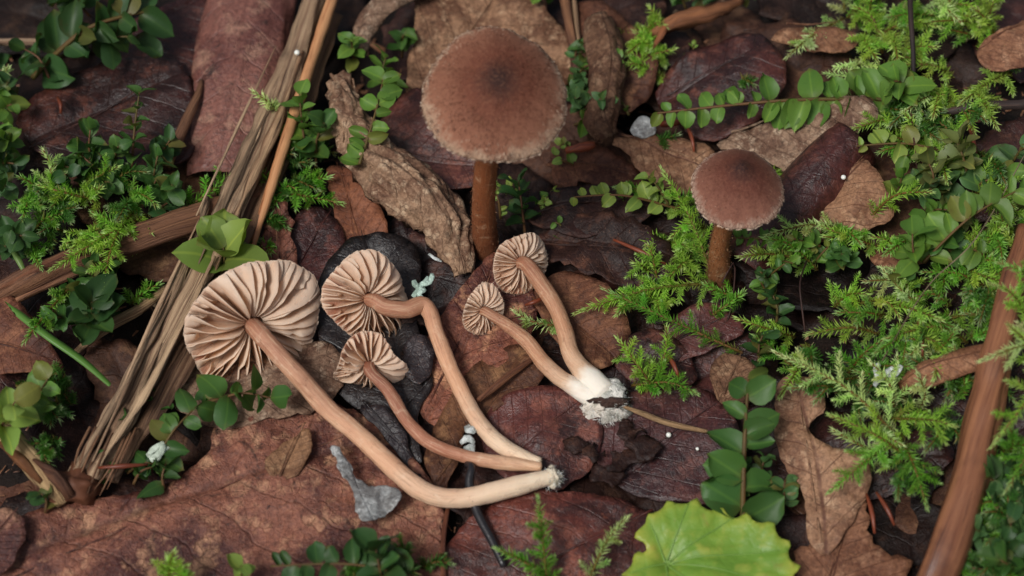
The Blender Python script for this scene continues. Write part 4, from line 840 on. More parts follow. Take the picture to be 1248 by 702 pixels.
def upright(label, base, cappx, R, H, tilt, seed, ng, widths, bendpx, color, scol, hairs, **kw):
    b = G(*base); Cp = V(cappx[0], cappx[1], b.y + cappx[2])
    root = empty('upright_mushroom', b, label, 'mushroom')
    A = Vector(tilt).normalized()
    mushroom_cap(root, Cp, A, R, H, seed, ng, color=color, hairs=hairs, **kw)
    mid = V(bendpx[0], bendpx[1], b.y + cappx[2] * .4)
    Cc = resample(catmull([b - Vector((0, 0, 2)), b + Vector((0, 0, 1)), mid, Cp - A * (.1 * R), Cp + A * (.12 * R)], 10), .5)
    w = rad(None, widths, Cc); v, f, uv, s = tube(Cc, w, 26, groove=.10, gn=4, rough=.08, rs=1.2, seed=seed)
    st = put('stem', v, f, M['stem_s'], parent=root, uv=uv, attrs={'s': 1 - s}, color=scol)
    pts, dirs, lens, rads = [], [], [], []
    for i in range(2600):
        k = random.randrange(len(Cc) * 26 - 26); p = Vector(v[k]); c = Vector(Cc[k // 26]); d = (p - c).normalized()
        pts.append(p + Vector((random.uniform(-.2, .2), random.uniform(-.2, .2), random.uniform(-.3, .3)))); dirs.append((d * .7 + Vector((random.uniform(-.6, .6), random.uniform(-.6, .6), random.uniform(-.6, 1)))).normalized()); lens.append(random.uniform(.14, .34)); rads.append(random.uniform(.2, .95))
    hv, hf, hr, hn = ribbon_hairs(pts, dirs, lens, .035, rads)
    h = put('fibrils', hv, hf, M['fibril'], parent=st, attrs={'rad': hr, 'rnd': hn}, color=(scol[0] * 1.05, scol[1] * .95, scol[2] * .8)); h['kind'] = 'stuff'
    return root
upright('large upright mushroom with broad velvety brown cap and pale fringed rim', (592, 306, 0), (604, 117, 0.0), 9.25, 4.2, (.10, -.20, 1), 61, 30, [34, 31, 28, 27, 27, 27, 27], (590, 230),
    (.70, .64, .60), (.85, .78, .68), 5000, fringe=3600, hcol=(.90, .85, .82), lop=.025, wob=.045, umbo=.10, pw=2.2)
upright('small upright mushroom with purplish brown domed cap among feathery moss', (876, 338, .5), (899, 229, 1.0), 6.15, 4.3, (.02, -.02, 1), 71, 24, [32, 28, 23, 21, 21, 21], (878, 292),
    (.58, .52, .54), (.88, .95, .85), 1800, fringe=2200, hcol=(.95, .88, .88), lop=.03, wob=.05, umbo=.16, pw=1.8, hair_len=.4)

# ------------------------------------------------------------------ round leaved moss
def moss_leaf(width, cup, droop, tipx, seed):
    rs = random.Random(seed); NL, NW = 9, 5; v, uv = [], []
    for i in range(NL):
        x = i / (NL - 1); w = width * .5 * (math.sin(math.pi * x ** .85 * .985 + .03)) ** .52 * (1 + .05 * rs.uniform(-1, 1))
        if i == NL - 1: w = width * .04
        for j in range(NW):
            k = -1 + 2 * j / (NW - 1); y = k * w
            z = cup * (y * y) / (width * .5) - droop * x * x + (.03 * (1 - abs(k)) * -1) + .012 * rs.uniform(-1, 1)
            z += .10 * math.sin(x * 5 + seed * 2.1) * k * abs(k) * width + .06 * k * x * math.sin(seed * 1.7)
            v.append((x * (1 - .03 * k * k), y + .05 * math.sin(seed * 3.3) * x * x, z)); uv.append((x, y))
    f = [(i * NW + j, (i + 1) * NW + j, (i + 1) * NW + j + 1, i * NW + j + 1) for i in range(NL - 1) for j in range(NW - 1)]
    return mesh('moss_leaf', np.array(v), f, uv=uv, mat=M['mnium'])
LEAVES = [moss_leaf(.76, .35, .10, .1, 1), moss_leaf(.70, .45, .22, .1, 2), moss_leaf(.84, .28, .05, .1, 3), moss_leaf(.78, .5, -.12, .1, 4), moss_leaf(.66, .6, .3, .1, 5), moss_leaf(.90, .22, .12, .1, 6), moss_leaf(.74, .9, .35, .1, 7), moss_leaf(.82, -.3, .4, .1, 8), moss_leaf(.62, .7, -.2, .1, 9), moss_leaf(.78, .1, .5, .1, 10)]
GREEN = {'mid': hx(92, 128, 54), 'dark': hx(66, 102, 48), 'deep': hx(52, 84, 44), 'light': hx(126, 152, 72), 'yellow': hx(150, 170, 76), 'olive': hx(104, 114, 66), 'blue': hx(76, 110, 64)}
def shoot(label, group, root, tip, n, leaf, style='frond', col='mid', arch=1.5, seed=0, taper=.55, up=.0, stem_w=4, name='moss_shoot'):
    rs = random.Random(hash((root, tip, n)) & 0xffff)
    p0, p1 = G(*root), G(*tip); m = (p0 + p1) / 2 + Vector((rs.uniform(-.6, .6), rs.uniform(-.6, .6), arch))
    C = resample(catmull([p0, m, p1], 10), .6); o = empty(name, p0, label, 'moss', group)
    v, f, uv, s = tube(C, np.linspace(stem_w, stem_w * .45, len(C)) / 2 / PXMM, 7)
    put('stem', v, f, M['moss_stem'], parent=o, uv=uv, color=(1, 1, 1) if style != 'frond' else (.95, 1.0, .8))
    tn, A, B = frames(C); g0 = GREEN[col]; ga = rs.uniform(0, 6.28)
    for i in range(n):
        t_ = min(.98, max(.02, (i + .5 + rs.uniform(-.45, .45)) / n)) if style == 'frond' else .25 + .75 * (i + .5) / n
        k = min(len(C) - 1, int(t_ * len(C))); p = Vector(C[k]); tg = Vector(tn[k])
        L = leaf / PXMM * (1 - taper * t_ ** 1.6) * rs.uniform(.68, 1.15)
        if style == 'frond':
            side = tg.cross(Vector((0, -.35, .9))).normalized() * (1 if (i % 2) ^ (rs.random() < .18) else -1)
            d = (side + tg * rs.uniform(.1, .8) + Vector((0, 0, rs.uniform(-.35, .5)))).normalized()
            N = Vector((rs.uniform(-.55, .55), rs.uniform(-.7, .3) - .2, 1))
        else:
            a = ga + i * 2.4; q = tg.cross(Vector((.3, .5, .1))).normalized(); r_ = tg.cross(q)
            d = (q * math.cos(a) + r_ * math.sin(a)) * rs.uniform(.75, 1) + tg * (.15 + .75 * t_ * t_ + up) + Vector((0, 0, rs.uniform(-.15, .2))); d.normalize()
            N = tg + Vector((rs.uniform(-.3, .3), rs.uniform(-.45, .2), .4))
        N = (N - d * N.dot(d)).normalized(); y = N.cross(d)
        Mx = Matrix(((d.x, y.x, N.x, 0), (d.y, y.y, N.y, 0), (d.z, y.z, N.z, 0), (0, 0, 0, 1)))
        Mx = Mx @ Matrix.Diagonal((L * 1.0, L * rs.uniform(.9, 1.1), L, 1)); Mx.translation = p
        b = rs.uniform(.78, 1.2)
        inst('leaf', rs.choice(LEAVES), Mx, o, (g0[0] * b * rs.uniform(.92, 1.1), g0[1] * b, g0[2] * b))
    return o
# meshes built at 1 mm = 1 unit * U, so a leaf of L mm is the mesh scaled by L
S = shoot
S('long paired leaf moss frond reaching over the grey tan crusty leaf', None, (1122, 122, 3), (800, 138, 7), 32, 44, 'frond', 'mid', 2, taper=.62, stem_w=6)
S('short paired leaf moss frond hanging below the long frond', None, (1166, 188, 3), (1044, 178, 6), 12, 30, 'frond', 'light', 1)
S('moss shoot with big oval leaves at the root of the long frond', None, (1100, 125, 5), (1085, 100, 10), 9, 42, 'spiral', 'mid', taper=.3)
S('moss shoot with stacked dark leaf pairs above the lobed green leaf', None, (905, 640, 2), (912, 462, 10), 14, 50, 'frond', 'dark', 1, taper=.25, stem_w=7)
S('bright moss rosette of pointed leaves between the stalk and the largest gilled cap', None, (268, 330, 3), (272, 302, 7), 7, 56, 'spiral', 'light', .5, taper=.1, up=.35)
S('dark glossy moss rosette beside the pale flattened twig', None, (110, 405, 1), (112, 368, 7), 12, 48, 'spiral', 'deep', .5, taper=.2)
S('large leaved dark moss shoot arching over the thin pale twig', None, (40, 95, 1), (185, 12, 9), 15, 52, 'frond', 'deep', 4, taper=.1, stem_w=8)
S('dark moss shoot with notched leaf beside the blackish leaf', None, (70, 70, 2), (170, 45, 8), 8, 46, 'spiral', 'deep', 2, taper=.2)
S('moss shoot with drooping oval leaves on the dark maroon leaf', None, (60, 95, 3), (30, 60, 6), 5, 44, 'spiral', 'deep', 1, taper=.2)
S('dark leafy moss tuft at the far corner of the maroon leaf', None, (110, 20, 2), (65, -10, 7), 9, 46, 'spiral', 'deep', 2, taper=.2)
S('moss shoot of spoon shaped leaves in front of the dark maroon leaf', None, (160, 215, 1), (170, 112, 10), 12, 32, 'spiral', 'dark', 1, taper=.45)
S('moss shoot with one broad upright leaf left of the spoon leaved shoot', None, (115, 215, 1), (110, 158, 8), 6, 34, 'spiral', 'dark', 1, taper=.2)
S('leafy moss shoot sprawling between the spoon leaved shoots', None, (150, 225, 1), (95, 185, 5), 9, 30, 'spiral', 'dark', 1, taper=.3)
S('round leaved moss shoot crowded against the feathery moss on the rotten stick', None, (185, 235, 1), (192, 190, 7), 8, 32, 'spiral', 'dark', 1, taper=.3)
S('leafy moss shoot crossing the thin pale orange twig', None, (375, 200, 2), (365, 115, 10), 10, 34, 'spiral', 'mid', 1, taper=.3)
S('dark leafy moss shoot between the pale orange twig and the curled leaf', None, (385, 205, 1), (395, 150, 9), 9, 36, 'spiral', 'dark', 1, taper=.3)
S('moss shoot climbing over the crumpled curled leaf', None, (438, 200, 8), (468, 92, 11), 13, 32, 'frond', 'mid', 1, taper=.1)
S('small moss tuft under the arching curled leaf edge', None, (432, 80, 2), (428, 48, 8), 9, 28, 'spiral', 'mid', 1, taper=.2)
S('dim moss tuft between the arching leaf edge and the broad dry leaf', None, (490, 70, 0), (492, 42, 5), 8, 24, 'spiral', 'dark', 1, taper=.2)
S('paired leaf moss sprig left of the crumpled curled leaf head', None, (470, 120, 2), (470, 70, 7), 8, 30, 'spiral', 'mid', 1, taper=.2)
S('light green moss frond between the two upright mushrooms', None, (828, 255, 2), (700, 240, 5), 15, 24, 'frond', 'light', 2, taper=.3)
S('small rosette of light moss beside the light green frond', None, (815, 250, 3), (790, 215, 7), 9, 24, 'spiral', 'light', 1, taper=.3)
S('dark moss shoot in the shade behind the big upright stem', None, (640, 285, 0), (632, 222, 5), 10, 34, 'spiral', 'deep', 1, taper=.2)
S('tiny moss sprout at the foot of the big upright mushroom', None, (592, 292, 2), (590, 262, 3), 6, 13, 'spiral', 'mid', .5, taper=.2)
S('round leaved moss frond at the foot of the small upright mushroom', None, (1000, 300, 3), (895, 290, 4), 14, 22, 'frond', 'mid', 1, taper=.3)
S('dark round leaved moss tuft below the round leaved frond', None, (945, 400, 2), (940, 355, 6), 11, 24, 'spiral', 'deep', 1, taper=.2)
S('dark low moss tuft beside the rough brown leaf tuft', None, (925, 450, 1), (930, 408, 5), 9, 30, 'spiral', 'deep', 1, taper=.2)
S('moss strand creeping from the stalk foot towards the pale crumbly leaf', None, (182, 575, 1), (240, 495, 5), 10, 34, 'frond', 'dark', 2, taper=.2)
S('moss strand with folded leaves in front of the largest gilled cap', None, (255, 490, 3), (330, 485, 6), 9, 34, 'spiral', 'dark', 2, taper=.2, up=-.2)
S('single dark moss sprout near the pale green lichen flake', None, (200, 595, 1), (202, 565, 3), 5, 32, 'spiral', 'deep', .5, taper=.2)
S('bright moss shoot leaning over the broken yellowish stick', None, (-10, 545, 2), (18, 490, 10), 9, 42, 'spiral', 'light', 1, taper=.2)
S('moss shoot with round leaves behind the broken yellowish stick', None, (25, 515, 1), (58, 462, 8), 10, 28, 'frond', 'mid', 1, taper=.2)
S('creeping dark moss frond on the near edge of the big red leaf', None, (540, 712, 3), (330, 690, 5), 16, 30, 'frond', 'deep', 2, taper=.3)
S('dark moss tuft with broad leaves beside the slim upright leaf rib', None, (470, 720, 2), (458, 668, 8), 11, 44, 'spiral', 'deep', 1, taper=.2)
S('light little moss sprout at the near edge of the big red leaf', None, (296, 715, 2), (294, 690, 6), 5, 26, 'spiral', 'light', .5, taper=.2)
S('tiny dark moss sprout under the broken stick', None, (55, 625, 1), (50, 602, 3), 5, 22, 'spiral', 'deep', .5, taper=.2)
S('round leaved moss frond in the shade right of the cracked tan hump', None, (1125, 320, 5), (1240, 232, 10), 12, 36, 'frond', 'mid', 2, taper=.2)
S('purplish olive moss rosette behind the shaded round leaved frond', None, (1135, 235, 4), (1130, 195, 8), 9, 34, 'spiral', 'olive', 1, taper=.2)
S('moss rosette with pale bud beside the cracked tan hump', None, (1090, 245, 4), (1098, 212, 8), 8, 26, 'spiral', 'mid', 1, taper=.2, up=.3)
S('tall moss shoot with hanging olive leaves under the bright moss', None, (1180, 215, 4), (1165, 170, 8), 10, 34, 'spiral', 'olive', 1, taper=.2)
S('moss shoot of broad leaves at the root of the shaded frond', None, (1120, 330, 4), (1112, 285, 9), 9, 34, 'spiral', 'mid', 1, taper=.2)
TONE = {'mid': 'plain green', 'dark': 'dark green', 'deep': 'deep green', 'light': 'light green', 'olive': 'olive green', 'blue': 'bluish green', 'bright': 'bright green', 'pale': 'pale whitish green', 'yellow': 'yellowish green', 'lime': 'fresh green'}
def patch(label, group, poly, n, leaf, cols, style='spiral', z=(0, 1), h=(3, 7), nl=(6, 10), seed=1):
    rs = random.Random(seed); P = np.array(poly, float); lo, hi = P.min(0), P.max(0); k = 0; tries = 0
    while k < n and tries < 2000:
        tries += 1; x, y = rs.uniform(lo[0], hi[0]), rs.uniform(lo[1], hi[1])
        if not in_poly(np.array([x]), np.array([y]), P)[0]: continue
        k += 1; hh = rs.uniform(*h); z0 = rs.uniform(*z)
        cc = rs.choice(cols); st_ = style if rs.random() < .75 else 'frond'
        shoot(TONE[cc] + (' two rowed ' if st_ == 'frond' else ' ') + label, group, (x, y, z0), (x + rs.uniform(-30, 30), y - rs.uniform(5, 30), z0 + hh), rs.randint(*nl), rs.uniform(*leaf), st_, cc, rs.uniform(.3, 1.2), taper=.3)
patch('small round leaved shoot right of the cracked tan hump', 'round leaved shoots on the mossy slope', [(1090, 180), (1250, 180), (1255, 350), (1140, 330)], 15, (24, 36), ('mid', 'dark', 'olive', 'blue'), seed=3)
patch('small shoot mixed into the pale moss below the cracked hump', 'round leaved shoots in the pale moss', [(930, 300), (1130, 300), (1150, 420), (930, 450)], 12, (16, 24), ('mid', 'dark', 'deep'), seed=4)
patch('small shoot by the folded leaf right of the big upright cap', 'round leaved shoots by the folded leaf', [(690, 65), (735, 65), (755, 165), (700, 175)], 12, (18, 26), ('mid', 'dark', 'blue'), seed=5)
patch('leafy shoot in the tuft by the thin brown twig', 'leafy shoots in the left moss', [(90, 190), (210, 190), (215, 260), (70, 260)], 9, (22, 32), ('dark', 'deep'), seed=6)
patch('leafy shoot beside the feathery moss near the rotten stick', 'leafy shoots at the outer left edge', [(-15, 90), (30, 90), (45, 330), (-15, 340)], 13, (22, 34), ('dark', 'mid', 'deep'), seed=7)
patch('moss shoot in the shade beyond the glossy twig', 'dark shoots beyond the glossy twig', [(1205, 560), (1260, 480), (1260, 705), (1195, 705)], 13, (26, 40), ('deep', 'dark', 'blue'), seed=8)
patch('tiny shoot by the pale crumbly leaf', 'tiny shoots at the stalk foot', [(160, 500), (240, 480), (250, 540), (170, 560)], 4, (20, 26), ('dark',), h=(1, 3), nl=(4, 6), seed=9)
patch('moss shoot behind the wood chip', 'dim shoots behind the wood chip', [(760, -10), (930, -10), (920, 15), (770, 20)], 6, (16, 24), ('dark', 'deep'), seed=10)
patch('small moss shoot behind the big upright cap at the vertical twigs', 'small shoots at the vertical twigs', [(630, -10), (690, -10), (690, 12), (640, 12)], 4, (20, 26), ('mid', 'dark'), seed=12)
patch('small moss shoot at the foot of the paired leaf shoot', 'small shoots by the lobed green leaf', [(870, 570), (960, 560), (960, 620), (880, 625)], 4, (18, 26), ('dark', 'blue'), h=(1, 3), seed=13)
patch('leafy shoot at the dark rosette near the rotten stick', 'leafy shoots near the dark rosette', [(70, 345), (160, 335), (160, 420), (80, 420)], 6, (24, 36), ('deep', 'dark', 'blue'), h=(2, 5), seed=14)
patch('sparse moss shoot at the dark stalk foot end', 'sparse shoots behind the stalk end', [(100, 585), (175, 570), (170, 610), (110, 610)], 3, (18, 24), ('deep', 'dark'), h=(1, 2), nl=(4, 6), seed=15)

# ------------------------------------------------------------------ feathery moss
def feather_mesh(C, leaf, wid, seed, per=7.0, spread=.95):
    """leaves in a spiral round the curve C (mm)"""
    rs = random.Random(seed); C = resample(np.asarray(C, float), .25); tn, A, B = frames(C)
    L = .25 * (len(C) - 1); n = int(L * per); v, f, tip, rn = [], [], [], []
    for i in range(n):
        t_ = (i + .5) / n; k = min(len(C) - 1, int(t_ * (len(C) - 1))); a = i * 2.399 + rs.uniform(-.4, .4)
        d = A[k] * math.cos(a) + B[k] * math.sin(a); w = np.cross(tn[k], d)
        sp = spread * (1 - .75 * max(0, (t_ - .82) / .18)) * rs.uniform(.7, 1.15); l = leaf * (1 - .35 * max(0, t_ - .7) / .3) * rs.uniform(.75, 1.2) * (.7 + .3 * min(1, t_ * 6))
        u = tn[k] * math.cos(sp) + d * math.sin(sp); u2 = tn[k] * math.cos(sp * 1.35) + d * math.sin(sp * 1.35); nn = np.cross(u, w)
        p = C[k]; b = len(v); h = wid * l * .5
        v += [p, p + u * (l * .3) + w * h + nn * (-.12 * h), p + u * (l * .3) - w * h + nn * (-.12 * h), p + u * (l * .45) + nn * (.35 * h), p + u * (l * .55) + u2 * (l * .45)]
        f += [(b, b + 3, b + 1), (b, b + 2, b + 3), (b + 1, b + 3, b + 4), (b + 3, b + 2, b + 4)]
        e = max(0, (t_ - .6) / .4); r_ = rs.random(); tip += [e * .9, e, e, e, min(1, e + .35)]; rn += [r_] * 5
    return v, f, tip, rn
BR = []
for i in range(9):
    l = 6.0; C = [(x * l, .35 * math.sin(x * 2.4 + i) * x, -.9 * x * x * (1 if i % 3 else -.4) + .3 * math.sin(i + x * 3) * x) for x in np.linspace(0, 1, 25)]
    v, f, tp, rn = feather_mesh(C, 1.35, .25, 100 + i, per=9.0, spread=.8); BR.append(mesh('branch', v, f, attrs={'tip': tp, 'rnd': rn}, smooth=False, mat=M['feather']))
FG = {'bright': hx(158, 196, 76), 'pale': hx(200, 220, 146), 'deep': hx(78, 122, 48), 'yellow': hx(168, 196, 84), 'lime': hx(120, 174, 62)}
SP_I = [0]
def sprig(label, group, root, tip, nb, bl, col='bright', arch=1.5, leaf=1.45, wid=.26):
    SP_I[0] += 1; rs = random.Random(SP_I[0] * 17 + 3); nb = max(3, round(nb * .72))
    p0, p1 = G(*root), G(*tip); m = (p0 + p1) / 2 + Vector((rs.uniform(-1, 1), rs.uniform(-1, 1), arch))
    C = catmull([p0, m, p1], 12); o = empty('moss_sprig', p0, label, 'moss', group)
    b = rs.uniform(.85, 1.15); g = tuple(c * b for c in FG[col])
    v, f, tp, rn = feather_mesh(C, leaf, wid, SP_I[0], per=9.0, spread=.85)
    a = put('axis', v, f, M['feather'], parent=o, attrs={'tip': tp, 'rnd': rn, 'age': np.repeat(np.clip(1 - np.linspace(0, 1, len(tp) // 5) / .4, 0, 1), 5)}, smooth=False, color=g); a['kind'] = 'stuff'
    Cs = resample(C, 1.2); v, f, uv, s = tube(Cs, np.linspace(.22, .1, len(Cs)), 5)
    put('stem', v, f, M['moss_stem'], parent=o, uv=uv, color=(1.2, 1.3, .7))
    tn, A, B = frames(Cs)
    for i in range(nb):
        t_ = .06 + .78 * (i + .5) / nb; k = int(t_ * (len(Cs) - 1)); tg = Vector(tn[k])
        side = tg.cross(Vector((0, -.3, 1))).normalized() * (1 if i % 2 else -1)
        d = (side * rs.uniform(.7, 1) + tg * rs.uniform(.45, .9) + Vector((0, 0, rs.uniform(-.25, .45)))).normalized()
        N = Vector((rs.uniform(-.3, .3), rs.uniform(-.3, .3), 1)); N = (N - d * N.dot(d)).normalized(); y = N.cross(d)
        sc = bl / 6.0 * rs.uniform(.4, 1.05) * (1 - .55 * t_); sl_ = rs.uniform(.7, 1.0)
        Mx = Matrix(((d.x, y.x, N.x, 0), (d.y, y.y, N.y, 0), (d.z, y.z, N.z, 0), (0, 0, 0, 1))) @ Matrix.Diagonal((sc, sl_ * .9, sl_ * .9, 1)); Mx.translation = Vector(Cs[k])
        inst('branch', BR[rs.randrange(len(BR))], Mx, o, tuple(c * rs.uniform(.85, 1.12) for c in g))
    return o
F = sprig
F('pale feathery sprig with open side branches in front of the white lichen crust', None, (1105, 545, 3), (942, 428, 10), 11, 6, 'pale', 2)
F('bright bushy sprig spreading over the veined tan leaf', None, (1110, 560, 3), (1010, 505, 9), 9, 7, 'bright', 2)
F('feathery sprig arching towards the glossy twig', None, (1080, 510, 3), (1165, 520, 8), 9, 6, 'bright', 2)
F('feathery sprig drooping beside the toothed leaf', None, (1100, 540, 3), (1130, 620, 5), 8, 6, 'lime', 2)
F('feathery sprig pointing down over the veined tan leaf', None, (1100, 530, 4), (1010, 600, 6), 8, 6, 'lime', 2)
F('short feathery sprig behind the bushy one', None, (1090, 500, 3), (1060, 440, 8), 7, 5, 'pale', 1)
F('upright feathery sprig in the gap below the joined stem bases', None, (668, 725, 1), (655, 606, 10), 12, 3.2, 'lime', 1)
F('small leaning sprig beside the upright one on the ribbed red leaf', None, (690, 715, 1), (604, 668, 6), 6, 3, 'lime', 1)
F('small forked sprig between the ribbed red leaf and the lobed leaf', None, (715, 712, 1), (764, 630, 8), 6, 3.2, 'pale', 1)
F('compact bright moss tip on the near edge of the big red leaf', None, (208, 722, 2), (212, 672, 9), 9, 3.5, 'bright', .5)
F('low pale tip beside the compact bright moss tip', None, (228, 720, 2), (228, 690, 6), 5, 3, 'bright', .5)
F('long feathery sprig stretching left of the small upright mushroom stem', None, (872, 345, 2), (700, 382, 4), 15, 5, 'bright', 1.5)
F('feathery sprig running from the small upright stem past the maroon oval leaf', None, (905, 430, 2), (735, 352, 5), 12, 4.5, 'lime', 1.5)
F('feathery sprig curling along the left of the small upright stem', None, (872, 350, 1), (806, 205, 8), 12, 4.5, 'bright', 1)
F('star tipped feathery sprig right of the white feet', None, (800, 480, 1), (752, 412, 6), 9, 4.5, 'bright', 1)
F('star tipped feathery sprig beside the oval maroon leaf', None, (800, 475, 1), (812, 398, 6), 9, 4.5, 'bright', 1)
F('feathery sprig reaching under the dry grass stem', None, (770, 470, 1), (850, 480, 4), 8, 4.5, 'lime', 1)
F('small lime sprig tip beside the smallest white footed cap', None, (690, 398, 2), (626, 378, 3), 4, 2.4, 'pale', .6)
F('small feathery sprig crossing the ragged reddish leaf edge', None, (345, 235, 2), (418, 248, 5), 7, 4, 'lime', 1)
F('feathery sprig behind the pale orange twig near the leafy shoot', None, (350, 255, 1), (318, 205, 5), 7, 4, 'lime', 1)
F('pale pointed moss tip leaning across the split stalk', None, (338, 140, 5), (308, 112, 9), 4, 2.5, 'pale', .5)
F('feathery sprig below the leafy shoot at the pale orange twig', None, (360, 225, 2), (402, 215, 4), 7, 4, 'lime', 1)
F('bright feathery sprig lying on the rotten stick', None, (180, 262, 3), (60, 330, 7), 13, 6, 'bright', 2)
F('bright feathery sprig hanging over the rotten stick towards the dark rosette', None, (170, 250, 3), (125, 350, 7), 11, 5.5, 'bright', 2)
F('feathery sprig with drooping tips left of the spoon leaved shoot', None, (120, 245, 3), (45, 225, 6), 9, 5, 'bright', 1.5)
F('feathery sprig ending in a fine tip above the grass blade', None, (90, 345, 3), (28, 418, 5), 8, 3.6, 'lime', 1)
F('feathery sprig between the leafy shoots and the thin brown twig', None, (215, 262, 2), (285, 212, 5), 10, 5, 'lime', 1)
F('star of feathery moss beside the spoon leaved shoot', None, (60, 250, 2), (52, 182, 7), 8, 4.5, 'pale', 1)
F('pale moss tip beside the outer leafy shoots', None, (-8, 105, 2), (10, 82, 7), 4, 3, 'pale', .5)
F('little feathery tip behind the dark rosette', None, (160, 372, 2), (195, 345, 4), 5, 3.2, 'lime', .5)
F('feathery sprig tip at the dark edge of the plain brown leaf', None, (20, 470, 1), (75, 478, 2), 6, 3.5, 'deep', .5)
F('bright sprig overhanging the glossy twig near its middle', None, (1272, 440, 1), (1205, 345, 16), 9, 7, 'bright', 5)
F('pale sprig hanging in front of the glossy twig', None, (1275, 450, 1), (1195, 440, 15), 10, 7, 'pale', 6)
F('drooping bright sprig in front of the glossy twig', None, (1272, 470, 1), (1208, 545, 12), 11, 7, 'bright', 7)
F('dense yellowish sprig beyond the glossy twig', None, (1285, 480, 1), (1228, 395, 18), 9, 7, 'yellow', 2)
F('sprig tip above the dense one', None, (1280, 390, 1), (1215, 320, 14), 8, 6, 'lime', 5)
F('drooping fresh green sprig beyond the dark shoots', None, (1280, 560, 1), (1225, 600, 9), 9, 6, 'lime', 6)
def fpatch(label, group, poly, n, ln, bl, cols, h=(3, 7), z=(0, 1.5), ang=None, seed=1, nb=(3, 8)):
    rs = random.Random(seed); P = np.array(poly, float); lo, hi = P.min(0), P.max(0); k = 0; tries = 0
    while k < n and tries < 2000:
        tries += 1; x, y = rs.uniform(lo[0], hi[0]), rs.uniform(lo[1], hi[1])
        if not in_poly(np.array([x]), np.array([y]), P)[0]: continue
        k += 1; a = rs.uniform(0, 6.28) if ang is None else math.radians(ang + rs.gauss(0, 45)); l = rs.uniform(*ln); z0 = rs.uniform(*z)
        cc = rs.choice(cols); n_ = rs.randint(*nb)
        sprig(('sparse ' if n_ < 5 else '') + TONE[cc] + ' ' + label, group, (x, y, z0), (x + l * math.cos(a), y - .75 * l * math.sin(a), z0 + rs.uniform(*h)), n_, rs.uniform(*bl), cc, rs.uniform(.5, 2))
fpatch('feathery moss sprig in the bright cushion around the dark upright stalk', 'sprigs of the bright cushion', [(1010, -10), (1255, -10), (1255, 120), (1130, 140), (1000, 60)], 40, (40, 95), (4, 6.5), ('bright', 'bright', 'lime', 'pale', 'yellow'), h=(2, 6), seed=1)
fpatch('feathery moss sprig in the pale tangle below the cracked tan hump', 'sprigs of the pale tangle', [(960, 260), (1110, 270), (1190, 330), (1180, 420), (960, 400)], 30, (40, 100), (3, 5), ('bright', 'pale', 'lime', 'yellow', 'bright'), seed=2)
fpatch('feathery moss sprig in the tangle around the white lichen crust', 'sprigs around the lichen crust', [(900, 390), (1190, 400), (1180, 480), (1060, 500), (930, 440)], 17, (40, 95), (3, 4.6), ('lime', 'bright', 'deep'), seed=3)
fpatch('feathery moss sprig between the small upright stem and the maroon oval leaf', 'sprigs around the small upright stem', [(760, 340), (880, 330), (930, 380), (900, 400), (780, 380)], 8, (30, 70), (3, 5), ('lime', 'bright'), h=(1.5, 4), seed=4)
fpatch('feathery moss sprig on the slope above the glossy twig', 'sprigs above the glossy twig', [(1180, 230), (1255, 250), (1255, 400), (1170, 380)], 20, (35, 80), (4, 6), ('bright', 'lime', 'deep'), seed=5)
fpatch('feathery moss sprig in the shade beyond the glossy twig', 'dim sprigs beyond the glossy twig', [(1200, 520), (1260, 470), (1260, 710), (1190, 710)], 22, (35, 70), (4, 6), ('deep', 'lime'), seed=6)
fpatch('feathery moss sprig in the tangle over the rotten stick', 'sprigs of the left tangle', [(20, 215), (210, 225), (200, 300), (110, 330), (30, 280)], 18, (30, 75), (3.5, 5.5), ('bright', 'lime', 'deep'), seed=7)
fpatch('feathery moss sprig between the cracked tan hump and the bright cushion', 'sprigs under the long frond', [(1060, 130), (1180, 120), (1250, 180), (1120, 200)], 16, (30, 70), (3.5, 5), ('lime', 'deep', 'bright'), seed=8)
fpatch('feathery moss sprig behind the broken yellowish stick', 'dim sprigs behind the broken stick', [(0, 455), (95, 460), (95, 550), (40, 530)], 9, (25, 50), (3, 4.5), ('deep',), h=(1, 3), seed=9)
fpatch('feathery sprig beside the wood chip', 'sprigs by the wood chip', [(760, 20), (805, 10), (812, 110), (785, 120)], 9, (25, 55), (3, 4.5), ('yellow', 'bright', 'lime'), h=(1, 4), seed=10)
fpatch('feathery sprig at the far side of the pale twig', 'sprigs at the pale twig', [(330, 190), (400, 180), (400, 245), (320, 250)], 7, (25, 50), (3, 4.5), ('deep', 'lime'), h=(1, 4), seed=11)
fpatch('low feathery sprig at the near edge beside the slim leaf rib', 'dim sprigs at the near edge', [(430, 690), (530, 670), (535, 715), (430, 715)], 7, (20, 40), (2.5, 4), ('deep', 'lime'), h=(1, 3), seed=12)
fpatch('feathery sprig beside the frond left of the small upright cap', 'sprigs left of the small upright cap', [(780, 230), (850, 210), (870, 330), (830, 330)], 7, (25, 60), (3, 4.5), ('lime', 'bright'), h=(1, 4), seed=13)

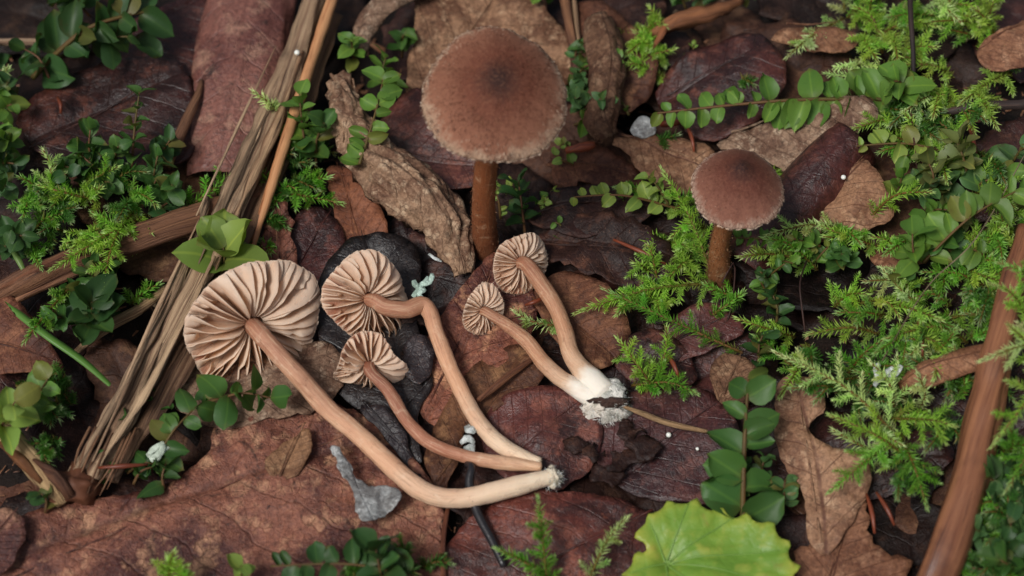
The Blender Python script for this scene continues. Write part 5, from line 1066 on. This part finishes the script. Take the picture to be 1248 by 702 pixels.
fpatch('feathery moss sprig in the mat around the pale feathery sprig', 'sprigs of the mat by the glossy twig', [(1010, 430), (1180, 420), (1185, 560), (1060, 590)], 16, (40, 90), (3, 5), ('bright', 'lime', 'pale', 'deep'), seed=14)
fpatch('tiny feathery tip poking up between the dead leaves', 'tiny tips between the dead leaves', [(640, 200), (1000, 60), (960, 300), (760, 330)], 9, (15, 35), (1.6, 3), ('lime', 'bright', 'deep'), h=(1, 3), seed=15)
fpatch('tiny feathery tip at the edge of the split stalk', 'tiny tips along the split stalk', [(230, 440), (330, 250), (400, 40), (420, 60), (350, 260), (260, 450)], 7, (15, 32), (1.6, 3), ('lime', 'deep'), h=(1, 3), seed=16)
patch('tiny moss sprout between the dead leaves', 'tiny sprouts between the dead leaves', [(430, 60), (520, 200), (660, 190), (760, 60), (860, 60), (860, 140), (700, 300), (560, 260)], 12, (10, 18), ('mid', 'dark', 'light'), h=(1, 3), nl=(4, 7), seed=17)

# ------------------------------------------------------------------ the lobed green leaf
def lobed_leaf():
    cx, cy = 812, 684; W_ = G(cx, cy, 4); pts = []
    out = [(764, 700), (770, 680), (786, 672), (779, 655), (778, 640), (792, 632), (800, 620), (822, 614), (842, 612), (862, 618), (880, 622), (902, 628), (928, 634), (948, 646), (958, 662), (966, 682), (970, 702), (955, 740), (900, 775), (830, 780), (775, 750)]
    P = [G(a, b, 4 + (1.2 if b < 660 else 0.4)) for a, b in out]
    veins = [(790, 640), (840, 616), (900, 630), (960, 672), (965, 715), (900, 770), (820, 775), (766, 700)]
    v, f, uv = sheet(P, (W_, G(950, 650, 4)), [G(cx, cy, 3.2), G(860, 660, 4.8), G(900, 690, 4.9)], wav=(1.0, .13), fine=(.12, .5), jag=.12, crease=0, lat=0, step=.5, teeth=(1.1, 3.3, 1))
    ve = np.zeros(len(v)); c0 = np.array(W_)[:2]; ends = [np.array(G(*q, 4))[:2] for q in veins]; segs = []
    for e in ends:
        segs.append((c0, e, .22))
        for k in (.4, .65):
            m = c0 + (e - c0) * k; d = (e - c0); n_ = np.array([-d[1], d[0]]) / np.linalg.norm(d); l = np.linalg.norm(d)
            for sg in (-1, 1): segs.append((m, m + d / l * l * .28 + n_ * sg * l * .22, .14))
    for a, b, w in segs:
        ab = b - a; t_ = np.clip(((v[:, :2] - a) @ ab) / (ab @ ab), 0, 1); d = np.linalg.norm(v[:, :2] - a - t_[:, None] * ab, axis=1)
        ve = np.maximum(ve, np.exp(-(d / .45) ** 2) * (w / .22))
    v[:, 2] -= ve * .28; B = np.array(P)[:, :2]
    dm = np.sqrt(((v[:, None, :2] - np.array([G(*q, 4) for q in out])[None, :, :2]) ** 2).sum(2).min(1)); rim = np.clip(1 - dm / 2.0, 0, 1) * .55
    o = put('lobed_leaf', v, f, M['lobed'], uv=uv, attrs={'vein': ve, 'rim': rim}); tag(o, 'bright yellow green lobed leaf with scalloped edge below the paired leaf shoot', 'leaf')
    md = o.modifiers.new('thickness', 'SOLIDIFY'); md.thickness = .22 * U; md.offset = -1
    for e in ends:
        line = []
        for k in np.linspace(0, .93, 18):
            q = c0 + (e - c0) * k; d = ((v[:, :2] - q) ** 2).sum(1); w = 1 / (d + .05); w[d > 2.5] = 0
            if w.sum() > 0: line.append((*q, (w * v[:, 2]).sum() / w.sum() + .03))
        if len(line) > 4:
            tv, tf, tu, ts = tube(np.array(line), np.linspace(.14, .04, len(line)), 6); put('vein', tv, tf, M['grass'], parent=o, color=hx(128, 164, 76))
    Cs = [G(812, 684, 3.1), G(806, 700, 2), G(790, 740, 0)]; Cs = resample(catmull(Cs, 8), .8); tv, tf, tu, ts = tube(Cs, [.5] * len(Cs), 8)
    put('leaf_stalk', tv, tf, M['grass'], parent=o, color=hx(130, 150, 70))
lobed_leaf()
